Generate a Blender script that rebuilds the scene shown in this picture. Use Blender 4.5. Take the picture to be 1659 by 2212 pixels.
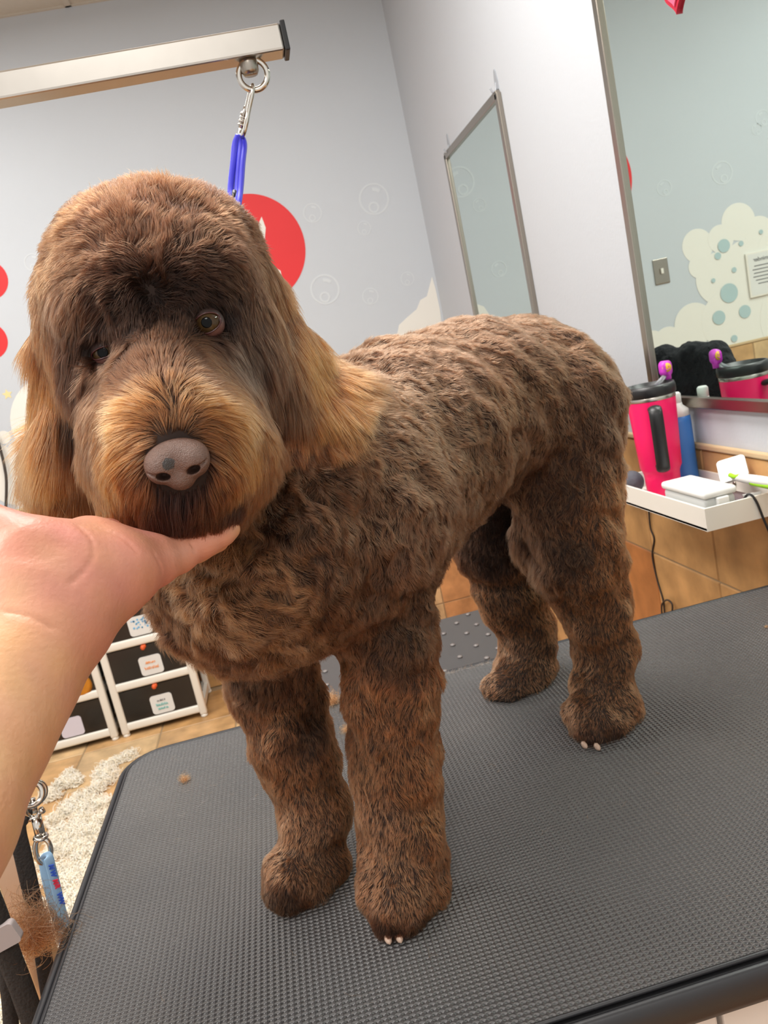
import bpy, bmesh, math, random
import numpy as np
from mathutils import Vector, Matrix
from mathutils.kdtree import KDTree

scene = bpy.context.scene
for o in list(bpy.data.objects):
    bpy.data.objects.remove(o)
COL = scene.collection
FUR = 1.0          # coat density

# ------------------------------------------------------------------ camera
FPX, CX, CY = 1740.0, 829.5, 1106.0
_Y = np.array([565 - CX, CY - 815, -FPX]); _Y /= np.linalg.norm(_Y)
_h = np.array([1, .22, 0.]); _X = _h - _h.dot(_Y) * _Y; _X /= np.linalg.norm(_X)
_Z = np.cross(_X, _Y)
RC = np.stack([_X, _Y, _Z])
EYE = np.array([0, 0, 1.30])
FWD = -RC[:, 2]
cam_d = bpy.data.cameras.new('camera')
cam = bpy.data.objects.new('camera', cam_d)
COL.objects.link(cam)
cam_d.sensor_fit = 'VERTICAL'
cam_d.sensor_height = 36.0
cam_d.sensor_width = 27.0
cam_d.lens = FPX / 2212 * 36.0
cam_d.clip_start = 0.02
m4 = Matrix([[*RC[0], EYE[0]], [*RC[1], EYE[1]], [*RC[2], EYE[2]], [0, 0, 0, 1]])
cam.matrix_world = m4
cam_d.dof.use_dof = True
cam_d.dof.focus_distance = 0.56
cam_d.dof.aperture_fstop = 24.0
scene.camera = cam

# ------------------------------------------------------------------ light
world = bpy.data.worlds.new('world')
scene.world = world
world.use_nodes = True
world.node_tree.nodes['Background'].inputs[0].default_value = (1.0, .975, .94, 1)
world.node_tree.nodes['Background'].inputs[1].default_value = 1.1


def area(name, loc, rot, sx, sy, power, color=(1, .97, .93)):
    l = bpy.data.lights.new(name, 'AREA')
    l.shape = 'RECTANGLE'
    l.size, l.size_y, l.energy, l.color = sx, sy, power, color
    o = bpy.data.objects.new(name, l)
    COL.objects.link(o)
    o.location = loc
    o.rotation_euler = rot
    return o


# ceiling troffers of the salon
area('troffer_light', (0.1, 1.45, 2.80), (0, 0, 0), .60, 1.2, 50)
area('troffer_light', (-1.15, 0.5, 2.80), (0, 0, 0), .60, 1.2, 50)
area('troffer_light', (-.2, -1.3, 2.80), (math.radians(-25), 0, 0), .60, 1.2, 70)
area('troffer_light', (-1.3, 2.5, 2.80), (0, 0, 0), .60, .6, 26)

vs = scene.view_settings
scene.display_settings.display_device = 'sRGB'
vs.view_transform = 'Standard'
vs.look = 'None'
vs.exposure = 0.0
vs.gamma = 1.0
vs.use_curve_mapping = False
cy = scene.cycles
cy.use_denoising = True
cy.use_adaptive_sampling = True
cy.adaptive_threshold = 0.03
cy.max_bounces = 8
cy.diffuse_bounces = 4
cy.glossy_bounces = 4
cy.transmission_bounces = 6
cy.transparent_max_bounces = 8
cy.sample_clamp_indirect = 4.0
try:
    scene.cycles_curves.shape = 'RIBBONS'
except Exception:
    pass

# ------------------------------------------------------------------ helpers


def ray(u, v):
    return RC @ np.array([(u - CX) / FPX, (CY - v) / FPX, -1.])


def P(u, v, y):
    """point of the place seen at (u, v) of the photo, at depth y"""
    d = ray(u, v)
    return EYE + d * (y / d[1])


def PX(u, v, x):
    d = ray(u, v)
    return EYE + d * (x / d[0])


def PZ(u, v, z):
    d = ray(u, v)
    return EYE + d * ((z - EYE[2]) / d[2])


def mpx(p):
    """metres per photo pixel at point p"""
    return FWD.dot(np.asarray(p) - EYE) / FPX


def lin(c):
    c = np.asarray(c, float) / 255.
    return np.where(c <= .04045, c / 12.92, ((c + .055) / 1.055) ** 2.4)


def mat(name, color, rough=.5, metal=0., noise=None, bump=None, **kw):
    """principled material; noise=(scale, amount 0..1) varies the colour, bump=(scale, strength, distance)"""
    m = bpy.data.materials.new(name)
    m.use_nodes = True
    nt = m.node_tree
    b = nt.nodes['Principled BSDF']
    c = list(lin(color)) + [1]
    b.inputs['Base Color'].default_value = c
    b.inputs['Roughness'].default_value = rough
    b.inputs['Metallic'].default_value = metal
    for k, v in kw.items():
        b.inputs[k.replace('_', ' ')].default_value = v
    tc = nt.nodes.new('ShaderNodeTexCoord')
    if noise:
        n = nt.nodes.new('ShaderNodeTexNoise')
        n.inputs['Scale'].default_value = noise[0]
        n.inputs['Detail'].default_value = 5
        nt.links.new(tc.outputs['Object'], n.inputs['Vector'])
        mx = nt.nodes.new('ShaderNodeMix')
        mx.data_type = 'RGBA'
        a = noise[1]
        mx.inputs[6].default_value = [x * (1 - a) for x in c[:3]] + [1]
        mx.inputs[7].default_value = [min(1, x * (1 + a)) for x in c[:3]] + [1]
        nt.links.new(n.outputs['Fac'], mx.inputs[0])
        nt.links.new(mx.outputs[2], b.inputs['Base Color'])
    if bump:
        n2 = nt.nodes.new('ShaderNodeTexNoise')
        n2.inputs['Scale'].default_value = bump[0]
        n2.inputs['Detail'].default_value = 4
        nt.links.new(tc.outputs['Object'], n2.inputs['Vector'])
        bp = nt.nodes.new('ShaderNodeBump')
        bp.inputs['Strength'].default_value = bump[1]
        bp.inputs['Distance'].default_value = bump[2]
        nt.links.new(n2.outputs['Fac'], bp.inputs['Height'])
        nt.links.new(bp.outputs[0], b.inputs['Normal'])
    return m


def attr_mat(name, rough=.5, nscale=20, namt=.2, **kw):
    """material whose colour comes from the mesh attribute 'col'"""
    m = mat(name, (128, 128, 128), rough, **kw)
    nt = m.node_tree
    b = nt.nodes['Principled BSDF']
    at = nt.nodes.new('ShaderNodeAttribute')
    at.attribute_name = 'col'
    tc = nt.nodes.new('ShaderNodeTexCoord')
    n = nt.nodes.new('ShaderNodeTexNoise')
    n.inputs['Scale'].default_value = nscale
    n.inputs['Detail'].default_value = 6
    nt.links.new(tc.outputs['Object'], n.inputs['Vector'])
    mr = nt.nodes.new('ShaderNodeMapRange')
    mr.inputs['From Min'].default_value = .3
    mr.inputs['From Max'].default_value = .7
    mr.inputs['To Min'].default_value = 1 - namt
    mr.inputs['To Max'].default_value = 1 + namt
    nt.links.new(n.outputs['Fac'], mr.inputs['Value'])
    vm = nt.nodes.new('ShaderNodeVectorMath')
    vm.operation = 'SCALE'
    nt.links.new(at.outputs['Color'], vm.inputs[0])
    nt.links.new(mr.outputs[0], vm.inputs['Scale'])
    nt.links.new(vm.outputs[0], b.inputs['Base Color'])
    return m


class MB:
    """collects shapes into one mesh object"""

    def __init__(s):
        s.v = []
        s.f = []
        s.sm = []
        s.c = []
        s.hasc = False

    def add(s, v, f, smooth=True, col=None):
        n = len(s.v)
        s.v += [tuple(map(float, p)) for p in v]
        s.f += [tuple(i + n for i in q) for q in f]
        s.sm += [smooth] * len(f)
        if col is not None:
            s.hasc = True
        s.c += [tuple(col) if col is not None else (.5, .5, .5)] * len(f)
        return s

    def box(s, lo, hi, bev=0., rot=None, about=None, seg=2, smooth=False):
        bm = bmesh.new()
        bmesh.ops.create_cube(bm, size=1)
        lo = np.array(lo, float)
        hi = np.array(hi, float)
        for v in bm.verts:
            v.co = Vector(((lo + hi) / 2 + np.array(v.co) * (hi - lo)).tolist())
        if bev > 0:
            bmesh.ops.bevel(bm, geom=bm.edges[:], offset=bev, segments=seg, profile=.5, affect='EDGES')
        v = [np.array(x.co) for x in bm.verts]
        bm.verts.index_update()
        f = [[x.index for x in q.verts] for q in bm.faces]
        bm.free()
        if rot is not None:
            c = np.array(about if about is not None else (lo + hi) / 2)
            M = np.array(rot)
            v = [c + M @ (p - c) for p in v]
        return s.add(v, f, smooth or (bev > 0 and seg > 2))

    def tube(s, pts, r, n=12, cap=True, closed=False, flat=None):
        """round tube through pts; r number or list; flat=(ax, ay, up) makes an elliptical section"""
        pts = [np.array(p, float) for p in pts]
        k = len(pts)
        rs = r if hasattr(r, '__len__') else [r] * k
        T = []
        for i in range(k):
            a = pts[(i - 1) % k] if (closed or i > 0) else pts[i]
            b = pts[(i + 1) % k] if (closed or i < k - 1) else pts[i]
            t = b - a
            T.append(t / (np.linalg.norm(t) + 1e-12))
        up = np.array([0, 0, 1.]) if abs(T[0][2]) < .9 else np.array([1., 0, 0])
        if flat is not None:
            up = np.array(flat[2], float)
        u = np.cross(T[0], up)
        u /= np.linalg.norm(u)
        vs_ = []
        for i in range(k):
            if flat is not None:
                u = np.cross(T[i], np.array(flat[2], float))
            u = u - T[i] * u.dot(T[i])
            u /= np.linalg.norm(u) + 1e-12
            w = np.cross(T[i], u)
            fa, fb = (flat[0], flat[1]) if flat else (1, 1)
            for j in range(n):
                a = 2 * math.pi * j / n
                vs_.append(pts[i] + rs[i] * (fa * math.cos(a) * u + fb * math.sin(a) * w))
        f = []
        for i in range(k if closed else k - 1):
            for j in range(n):
                a, b = i * n + j, i * n + (j + 1) % n
                c, d = ((i + 1) % k) * n + (j + 1) % n, ((i + 1) % k) * n + j
                f.append((a, b, c, d))
        if cap and not closed:
            f.append(tuple(reversed(range(n))))
            f.append(tuple((k - 1) * n + j for j in range(n)))
        return s.add(vs_, f)

    def lathe(s, prof, c, axis=(0, 0, 1), n=32, col=None):
        """prof = [(radius, height)], turned about axis through c"""
        a = np.array(axis, float)
        a /= np.linalg.norm(a)
        t = np.array([1., 0, 0]) if abs(a[0]) < .8 else np.array([0, 1., 0])
        u = np.cross(a, t)
        u /= np.linalg.norm(u)
        w = np.cross(a, u)
        v = []
        for r, h in prof:
            for j in range(n):
                q = 2 * math.pi * j / n
                v.append(np.array(c) + a * h + r * (math.cos(q) * u + math.sin(q) * w))
        f = []
        for i in range(len(prof) - 1):
            for j in range(n):
                f.append((i * n + j, i * n + (j + 1) % n, (i + 1) * n + (j + 1) % n, (i + 1) * n + j))
        if prof[0][0] > 1e-6:
            f.append(tuple(reversed(range(n))))
        if prof[-1][0] > 1e-6:
            f.append(tuple((len(prof) - 1) * n + j for j in range(n)))
        return s.add(v, f, col=col)

    def prism(s, outline, org, ex, ey, ez, smooth=False, col=None):
        """outline (2-D) in the plane org + x*ex + y*ey, thickened by the vector ez"""
        org, ex, ey, ez = map(lambda q: np.array(q, float), (org, ex, ey, ez))
        a = [org + x * ex + y * ey for x, y in outline]
        b = [p + ez for p in a]
        n = len(a)
        f = [tuple(range(n)), tuple(reversed(range(n, 2 * n)))]
        for i in range(n):
            j = (i + 1) % n
            f.append((i, i + n, j + n, j))
        return s.add(a + b, f, smooth, col)

    def torus(s, c, R, r, nrm=(0, 1, 0), n=40, m=10, a0=0, a1=2 * math.pi):
        nrm = np.array(nrm, float)
        nrm /= np.linalg.norm(nrm)
        t = np.array([0, 0, 1.]) if abs(nrm[2]) < .8 else np.array([1., 0, 0])
        u = np.cross(nrm, t)
        u /= np.linalg.norm(u)
        w = np.cross(nrm, u)
        full = abs(a1 - a0 - 2 * math.pi) < 1e-6
        k = n if full else n + 1
        pts = [np.array(c) + R * (math.cos(a0 + (a1 - a0) * i / n) * u + math.sin(a0 + (a1 - a0) * i / n) * w) for i in range(k)]
        return s.tube(pts, r, m, closed=full)

    def build(s, name, material, parent=None):
        me = bpy.data.meshes.new(name)
        me.from_pydata(s.v, [], s.f)
        bm = bmesh.new()
        bm.from_mesh(me)
        bmesh.ops.recalc_face_normals(bm, faces=bm.faces)
        bm.to_mesh(me)
        bm.free()
        me.polygons.foreach_set('use_smooth', s.sm)
        if s.hasc:
            a = me.attributes.new('col', 'FLOAT_COLOR', 'FACE')
            a.data.foreach_set('color', np.array([(*c, 1) for c in s.c], np.float32).ravel())
        me.materials.append(material)
        me.update()
        o = bpy.data.objects.new(name, me)
        COL.objects.link(o)
        if any(s.sm) and not all(s.sm):
            pass
        if parent is not None:
            o.parent = parent
            o.matrix_parent_inverse = parent.matrix_world.inverted()
        return o


def tag(o, label=None, cat=None, group=None, kind=None):
    if label:
        o['label'] = label
    if cat:
        o['category'] = cat
    if group:
        o['group'] = group
    if kind:
        o['kind'] = kind
    return o


def thing(name, label, cat, loc, group=None):
    o = bpy.data.objects.new(name, None)
    COL.objects.link(o)
    o.location = tuple(map(float, loc))
    o.empty_display_size = .05
    o.matrix_world = Matrix.Translation(o.location)
    return tag(o, label, cat, group)


def circ(r, n=48, cx=0, cy_=0, a0=0, a1=2 * math.pi):
    return [(cx + r * math.cos(a0 + (a1 - a0) * i / n), cy_ + r * math.sin(a0 + (a1 - a0) * i / n)) for i in range(n)]


def rrect(w, h, r, n=5):
    out = []
    for (sx, sy, a) in ((1, 1, 0), (-1, 1, 90), (-1, -1, 180), (1, -1, 270)):
        for i in range(n + 1):
            t = math.radians(a + 90 * i / n)
            out.append((sx * (w / 2 - r) + r * math.cos(t), sy * (h / 2 - r) + r * math.sin(t)))
    return out


def smooth_path(ctrl, n=8, closed=False):
    """Catmull-Rom through the control points"""
    c = [np.array(p, float) for p in ctrl]
    k = len(c)
    out = []
    rng_ = range(k) if closed else range(k - 1)
    for i in rng_:
        p0 = c[(i - 1) % k] if (closed or i > 0) else 2 * c[0] - c[1]
        p1, p2 = c[i], c[(i + 1) % k]
        p3 = c[(i + 2) % k] if (closed or i < k - 2) else 2 * c[-1] - c[-2]
        for j in range(n):
            t = j / n
            out.append(.5 * ((2 * p1) + (-p0 + p2) * t + (2 * p0 - 5 * p1 + 4 * p2 - p3) * t * t + (-p0 + 3 * p1 - 3 * p2 + p3) * t ** 3))
    if not closed:
        out.append(c[-1])
    return out


def rotm(axis, deg):
    return np.array(Matrix.Rotation(math.radians(deg), 3, Vector(axis)))


# ------------------------------------------------------------------ materials
M = dict(
    wall=mat('pale_blue_wall_paint', (190, 196, 202), .75, noise=(3, .03), bump=(180, .12, .002)),
    wall2=mat('white_wall_paint', (182, 186, 191), .7, noise=(3, .02), bump=(140, .25, .002)),
    ceil=mat('ceiling_panel', (196, 190, 178), .9, noise=(60, .05)),
    tile=attr_mat('ceramic_tile', .38, 12, .30),
    grout=mat('grout', (150, 128, 98), .9),
    steel=mat('brushed_steel', (196, 190, 182), .28, 1., noise=(40, .08)),
    chrome=mat('chrome', (205, 200, 192), .14, 1.),
    alu=mat('brushed_aluminium_frame', (160, 152, 142), .3, 1.),
    blackplas=mat('black_plastic', (24, 24, 26), .4),
    blackrub=mat('black_rubber', (30, 30, 33), .42, bump=(300, .1, .001)),
    white=mat('white_plastic', (226, 222, 212), .35),
    whitepaint=mat('white_laminate', (205, 198, 190), .45),
    clear=mat('clear_plastic', (220, 224, 228), .15, Transmission_Weight=.75, IOR=1.3),
    pink=mat('hot_pink_enamel', (246, 20, 100), .32),
    magenta=mat('magenta_plastic', (200, 60, 190), .4),
    yellow=mat('yellow_plastic', (225, 175, 60), .5),
    blue=mat('blue_bottle_plastic', (60, 125, 205), .35),
    capwhite=mat('white_cap', (225, 225, 222), .4),
    royal=mat('royal_blue_vinyl', (52, 50, 200), .42),
    red=mat('red_wall_paint', (214, 38, 42), .6, noise=(5, .05)),
    decalwhite=mat('white_wall_paint_mural', (224, 222, 214), .75),
    bubble=mat('bubble_paint', (199, 205, 209), .7),
    ballgrey=mat('grey_felt', (82, 84, 92), .9, noise=(60, .3), bump=(200, .6, .002)),
    green=mat('lime_green_rubber', (150, 205, 30), .5),
    smoke=mat('smoked_plastic', (30, 26, 24), .2, noise=(9, .6)),
    orange=mat('orange_plastic', (215, 90, 40), .5),
    lavender=mat('pale_lavender_label', (205, 200, 212), .6),
    paper=mat('paper_label', (215, 215, 212), .7),
    teal=mat('teal_print', (110, 185, 180), .7),
    skyblue=mat('sky_blue_print', (110, 170, 210), .7),
    oprint=mat('orange_print', (235, 150, 80), .7),
    ink=mat('grey_print', (110, 110, 112), .8),
    blackfleece=mat('black_fleece', (14, 15, 20), .95, noise=(40, .4), bump=(70, 1., .01)),
    webbing=mat('black_webbing', (38, 33, 31), .85, noise=(200, .5), bump=(350, 1., .002)),
    velvet=mat('black_velvet', (34, 28, 24), .95, noise=(120, .5), bump=(300, 1., .003)),
    cord=mat('dark_cord', (58, 50, 44), .6),
    lanyard=mat('light_blue_satin', (140, 175, 205), .35),
    redprint=mat('red_print', (190, 30, 60), .5),
    blueprint=mat('dark_blue_print', (30, 70, 165), .5),
    heart=mat('crimson_paint', (170, 20, 48), .35),
    heartpink=mat('pink_paint', (228, 90, 120), .35),
)

# ================================================================== the room
WX, BY, CH = .833, 3.55, 2.84
rnd = random.Random(7)


def struct(name, mb, m, parent=None):
    o = mb.build(name, m, parent)
    if parent is None:
        o['kind'] = 'structure'
    return o


struct('wall_back', MB().box((-2.3, BY, 0), (WX + .1, BY + .1, CH)), M['wall'])
struct('wall_right', MB().box((WX, -1.3, 0), (WX + .1, BY, CH)), M['wall2'])
struct('wall_left', MB().box((-2.4, -1.3, 0), (-2.3, BY, CH)), M['wall2'])
cm = MB().box((-2.3, -1.3, CH), (WX, BY, CH + .05))
for i in range(6):
    cm.box((-2.3, BY - .61 * i - .012, CH - .006), (WX, BY - .61 * i + .012, CH))
for i in range(5):
    cm.box((WX - .61 * i - .012, -1.3, CH - .006), (WX - .61 * i + .012, BY, CH))
struct('ceiling', cm, M['ceil'])


def tiles(mb, org, eu, ev, en, us, vs_, gap=.004, hgt=.003, colf=None):
    """a field of raised ceramic tiles; us, vs_ are the joint positions"""
    org, eu, ev, en = map(lambda q: np.array(q, float), (org, eu, ev, en))
    for i in range(len(us) - 1):
        for j in range(len(vs_) - 1):
            u0, u1, v0, v1 = us[i] + gap / 2, us[i + 1] - gap / 2, vs_[j] + gap / 2, vs_[j + 1] - gap / 2
            k = .002
            a = [(u0, v0), (u1, v0), (u1, v1), (u0, v1)]
            b = [(u0 + k, v0 + k), (u1 - k, v0 + k), (u1 - k, v1 - k), (u0 + k, v1 - k)]
            vv = [org + x * eu + y * ev for x, y in a] + [org + x * eu + y * ev + en * hgt for x, y in b]
            mb.add(vv, [(4, 5, 6, 7), (0, 1, 5, 4), (1, 2, 6, 5), (2, 3, 7, 6), (3, 0, 4, 7)], False, colf(i, j, (u0 + u1) / 2, (v0 + v1) / 2))


TAN, TAN2, ORG, RUST, CREAM = map(lin, ((196, 156, 108), (186, 144, 94), (178, 116, 66), (160, 96, 54), (206, 174, 130)))


def tcol(i, j, u, v, pick=(TAN, TAN, TAN2, ORG, CREAM)):
    c = rnd.choice(pick)
    return c * rnd.uniform(.92, 1.06)


def right_col(i, j, y, z):
    if z > .687:
        return (TAN2 if y > 1.2 else TAN) * rnd.uniform(.95, 1.04)
    if y > 1.80 and z > .4:
        return ORG * .98
    if 1.2 < y < 1.80 and z > .4:
        return TAN2 * 1.06
    return tcol(i, j, y, z)


def back_col(i, j, x, z):
    if .572 < x and z < .401:
        return ORG * .75 + CREAM * .35
    if .2 < x < .572:
        return CREAM
    return tcol(i, j, x, z)


zs = [0, .115, .401, .687, .973]
w = MB().box((-2.3, BY - .006, 0), (WX, BY, .973))
struct('trim_1', w, M['grout'])
w = MB()
us = [.572 - .293 * k for k in range(10, -1, -1)] + [WX - .004]
tiles(w, (0, BY - .006, 0), (1, 0, 0), (0, 0, 1), (0, -1, 0), us, zs, colf=back_col)
struct('trim_2', w, M['tile'])
struct('trim_3', MB().box((WX - .006, -1.3, 0), (WX, BY - .01, .973)), M['grout'])
w = MB()
us = [1.808 - .293 * k for k in range(10, 0, -1)] + [1.808 + .293 * k for k in range(0, 6)] + [BY - .01]
tiles(w, (WX - .006, 0, 0), (0, 1, 0), (0, 0, 1), (-1, 0, 0), us, zs, colf=right_col)
struct('trim_4', w, M['tile'])
cap = MB().box((-2.3, BY - .012, .973), (WX, BY, .985), .003)
cap.box((WX - .012, -1.3, .973), (WX, BY - .012, .985), .003)
struct('trim_5', cap, mat('tile_cap', (196, 170, 132), .5))
struct('trim_6', MB().box((-2.3, -1.3, -.05), (WX, BY, -.002)), M['grout'])
w = MB()
tiles(w, (0, 0, -.002), (1, 0, 0), (0, 1, 0), (0, 0, 1), [-2.3 + .313 * k for k in range(11)], [-1.3 + .32 * k for k in range(16)], gap=.006, hgt=.002,
      colf=lambda i, j, x, y: tcol(i, j, x, y, (TAN, ORG, CREAM, TAN, RUST, TAN2)))
fl = struct('floor', w, M['tile'])

# ------------------------------------------------------------------ mural on the back wall
EX, EZ = np.array([1., 0, 0]), np.array([0, 0, 1.])


def wallpos(u, v, mirrored=False):
    p = P(u, v, BY)
    if mirrored:
        p[0] = 2 * WX - p[0]
    return p


def bubble(u, v, rp, mirrored=False, label=''):
    p = wallpos(u, v, mirrored)
    r = rp * .00197
    mb = MB()
    n = 40
    for (ra, rb, cx, cz) in ((r, r * .88, 0, 0), (r * .36, r * .24, -r * .12, -r * .5)):
        vv, ff = [], []
        for k, (rr, dy) in enumerate(((ra, 0), (ra, -.0008), (rb, -.0008), (rb, 0))):
            for j in range(n):
                a = 2 * math.pi * j / n
                vv.append((p[0] + cx + rr * math.cos(a), BY + dy, p[2] + cz + rr * math.sin(a)))
        for k in range(3):
            for j in range(n):
                ff.append((k * n + j, k * n + (j + 1) % n, (k + 1) * n + (j + 1) % n, (k + 1) * n + j))
        mb.add(vv, ff, False)
    hl = [(r * .72 * math.cos(math.radians(a)), r * .72 * math.sin(math.radians(a))) for a in range(40, 100, 10)]
    hl += [(r * .5 * math.cos(math.radians(a)), r * .5 * math.sin(math.radians(a))) for a in range(90, 30, -10)]
    mb.prism(hl, (p[0], BY - .0008, p[2]), EX, EZ, (0, .0008, 0))
    o = mb.build('painted_bubble', M['bubble'])
    tag(o, label, 'painted bubble', 'soap bubbles painted on the back wall')


for (u, v, r, mi, lb) in (
        (808, 430, 33, 0, 'large faint white painted bubble nearest the room corner, above two small ones'),
        (675, 460, 20, 0, 'painted bubble with inner ring just right of the red disc top'),
        (787, 493, 15, 0, 'small painted bubble directly under the largest bubble by the corner'),
        (702, 625, 32, 0, 'big oval painted bubble beside the lower right of the red disc'),
        (800, 640, 18, 0, 'small painted bubble above the dog back, left of the white cloud tip'),
        (880, 602, 15, 0, 'small painted bubble nearest the white cloud tip in the corner'),
        (72, 567, 18, 0, 'painted bubble at the left beside the dog crown'),
        (1440, 405, 18, 1, 'painted bubble seen in the big mirror, left of the larger one'),
        (1565, 372, 26, 1, 'largest painted bubble seen in the big mirror above the cloud'),
        (1640, 278, 13, 1, 'topmost painted bubble seen at the right edge of the big mirror')):
    bubble(u, v, r, bool(mi), lb)


def discs(name, lst, m, off, mirrored, label, cat, group=None):
    mb = MB()
    for k, (u, v, r) in enumerate(lst):
        p = wallpos(u, v, mirrored)
        mb.prism(circ(r * .00197, 40), (p[0], BY - off - .00015 * k, p[2]), EX, EZ, (0, .0006, 0))
    return tag(mb.build(name, m), label, cat, group)


discs('painted_cloud', [(1512, 530, 38), (1600, 478, 42), (1645, 500, 36), (1562, 515, 32), (1515, 575, 26), (1560, 600, 60), (1625, 590, 80), (1650, 700, 90),
                        (1505, 700, 50), (1450, 740, 38), (1415, 745, 34), (1580, 690, 70), (1720, 560, 100), (1730, 680, 100)], M['decalwhite'], .001, True,
      'white billowing cloud painted on the wall, seen in the big mirror', 'painted cloud')
bl = mat('pale_teal_wall_paint', (168, 190, 192), .7)
discs('painted_dots', [(1568, 530, 15), (1555, 552, 8), (1605, 525, 6), (1648, 500, 5), (1590, 582, 6), (1545, 605, 5), (1579, 632, 22), (1613, 672, 15), (1557, 685, 16), (1590, 730, 8)], bl, .0045, True,
      'pale teal dots painted on the cloud seen in the big mirror', 'painted dots')['kind'] = 'stuff'
discs('painted_cloud', [(8, 945, 14), (35, 975, 18), (-10, 1000, 42), (30, 1040, 50), (90, 1060, 60)], M['decalwhite'], .001, False,
      'white cloud painted on the wall at the left behind the dog ear', 'painted cloud')
tipo = [(933, 598), (922, 640), (908, 648), (900, 668), (880, 685), (862, 702), (850, 760), (962, 760), (950, 668), (941, 625)]
pts = [wallpos(*q) for q in tipo]
for q in pts:
    q[0] = min(q[0], WX - .002)
tag(MB().prism([(q[0], q[2]) for q in pts], (0, BY - .001, 0), EX, EZ, (0, .001, 0)).build('painted_cloud', M['decalwhite']),
    'white pointed cloud tip painted in the room corner above the dog back', 'painted cloud')
# red disc with a white animal silhouette
dc = wallpos(545, 539)
rd = thing('painted_disc', 'large red painted disc with a white pointed shape behind the dog head', 'painted disc', (dc[0], BY, dc[2]))
MB().prism(circ(.222, 72), (dc[0], BY - .0012, dc[2]), EX, EZ, (0, .0012, 0)).build('disc', M['red'], rd)
ear = [(565, 468), (574, 492), (572, 515), (563, 532), (562, 560), (590, 575), (606, 585), (610, 605), (600, 625), (560, 640), (535, 600), (540, 540), (552, 500)]
pts = [wallpos(*q) for q in ear]
tag(MB().prism([(q[0], q[2]) for q in pts], (0, BY - .002, 0), EX, EZ, (0, .0008, 0)).build('silhouette', M['decalwhite'], rd), 'white silhouette')
discs('painted_dot', [(-27, 605, 40)], M['red'], .001, False, 'red painted dot at the left edge, upper of the two', 'painted dot', 'red dots at the left edge')
discs('painted_dot', [(-25, 737, 38)], M['red'], .001, False, 'red painted dot at the left edge, lower of the two', 'painted dot', 'red dots at the left edge')
st = wallpos(16, 852)
star = [((.022 if k % 2 == 0 else .010) * math.sin(math.pi * k / 5), (.022 if k % 2 == 0 else .010) * math.cos(math.pi * k / 5)) for k in range(10)]
tag(MB().prism(star, (st[0], BY - .001, st[2]), EX, EZ, (0, .001, 0)).build('painted_star', mat('cream_yellow_paint', (222, 208, 150), .7)),
    'small cream yellow painted star left of the dog ear', 'painted star')
cpts = [P(-12, 930, 3.52), P(0, 968, 3.52), P(10, 1010, 3.52), P(14, 1050, 3.52), P(10, 1140, 3.53), P(0, 1240, 3.53)]
tag(MB().tube(smooth_path(cpts), .006).build('hanging_cable', M['cord']), 'dark cable hanging on the wall at the far left edge', 'cable')

# switch plate and notice behind the dog head, seen in the mirror
sw = wallpos(1433, 585, True)
t = thing('switch_plate', 'grey metal switch plate on the wall, seen in the big mirror', 'switch plate', (sw[0], BY, sw[2]))
MB().box((sw[0] - .036, BY - .006, sw[2] - .056), (sw[0] + .036, BY, sw[2] + .056), .003).build('plate', M['alu'], t)
MB().box((sw[0] - .006, BY - .016, sw[2] - .012), (sw[0] + .006, BY - .006, sw[2] + .012), .002).build('toggle', M['white'], t)
pa = wallpos(1612, 548, True)
pb = wallpos(1618, 645, True)
px0, px1, pz0, pz1 = pa[0] - .17, pa[0], pb[2], pa[2]
t = thing('wall_notice', 'framed white printed notice on the cloud, seen at the right edge of the mirror', 'notice', ((px0 + px1) / 2, BY, pz0))
MB().box((px0, BY - .012, pz0), (px1, BY - .004, pz1), .002).build('frame', M['white'], t)
MB().box((px0 + .008, BY - .0125, pz0 + .008), (px1 - .008, BY - .0118, pz1 - .008)).build('sheet', M['paper'], t)


def text(body, size, loc, ex, ez, m, name, parent=None, depth=.0006, bold=0.):
    c = bpy.data.curves.new(name, 'FONT')
    c.body = body
    c.size = size
    c.align_x = 'CENTER'
    c.align_y = 'CENTER'
    c.extrude = depth
    c.offset = bold
    tmp = bpy.data.objects.new(name, c)
    COL.objects.link(tmp)
    dg = bpy.context.evaluated_depsgraph_get()
    me = bpy.data.meshes.new_from_object(tmp.evaluated_get(dg))
    bpy.data.objects.remove(tmp)
    ex, ez = np.array(ex, float), np.array(ez, float)
    en = np.cross(ex, ez)
    v = [np.array(loc) + ex * q.co[0] + ez * q.co[1] + en * q.co[2] for q in me.vertices]
    f = [tuple(q.vertices) for q in me.polygons]
    return MB().add(v, f, False).build(name, m, parent)


text('Reminder', .026, ((px0 + px1) / 2, BY - .0135, pz1 - .035), EX, EZ, M['ink'], 'heading', t)
for k in range(6):
    ww = [.05, .06, .055, .06, .05, .04][k]
    MB().box(((px0 + px1) / 2 - ww, BY - .0135, pz1 - .065 - k * .016), ((px0 + px1) / 2 + ww, BY - .0128, pz1 - .061 - k * .016)).build('text_line', M['ink'], t)

# ------------------------------------------------------------------ mirrors on the right wall
mir = bpy.data.materials.new('greenish_mirror_glass')
mir.use_nodes = True
b = mir.node_tree.nodes['Principled BSDF']
b.inputs['Base Color'].default_value = (.70, .80, .76, 1)
b.inputs['Metallic'].default_value = 1
b.inputs['Roughness'].default_value = .01


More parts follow.
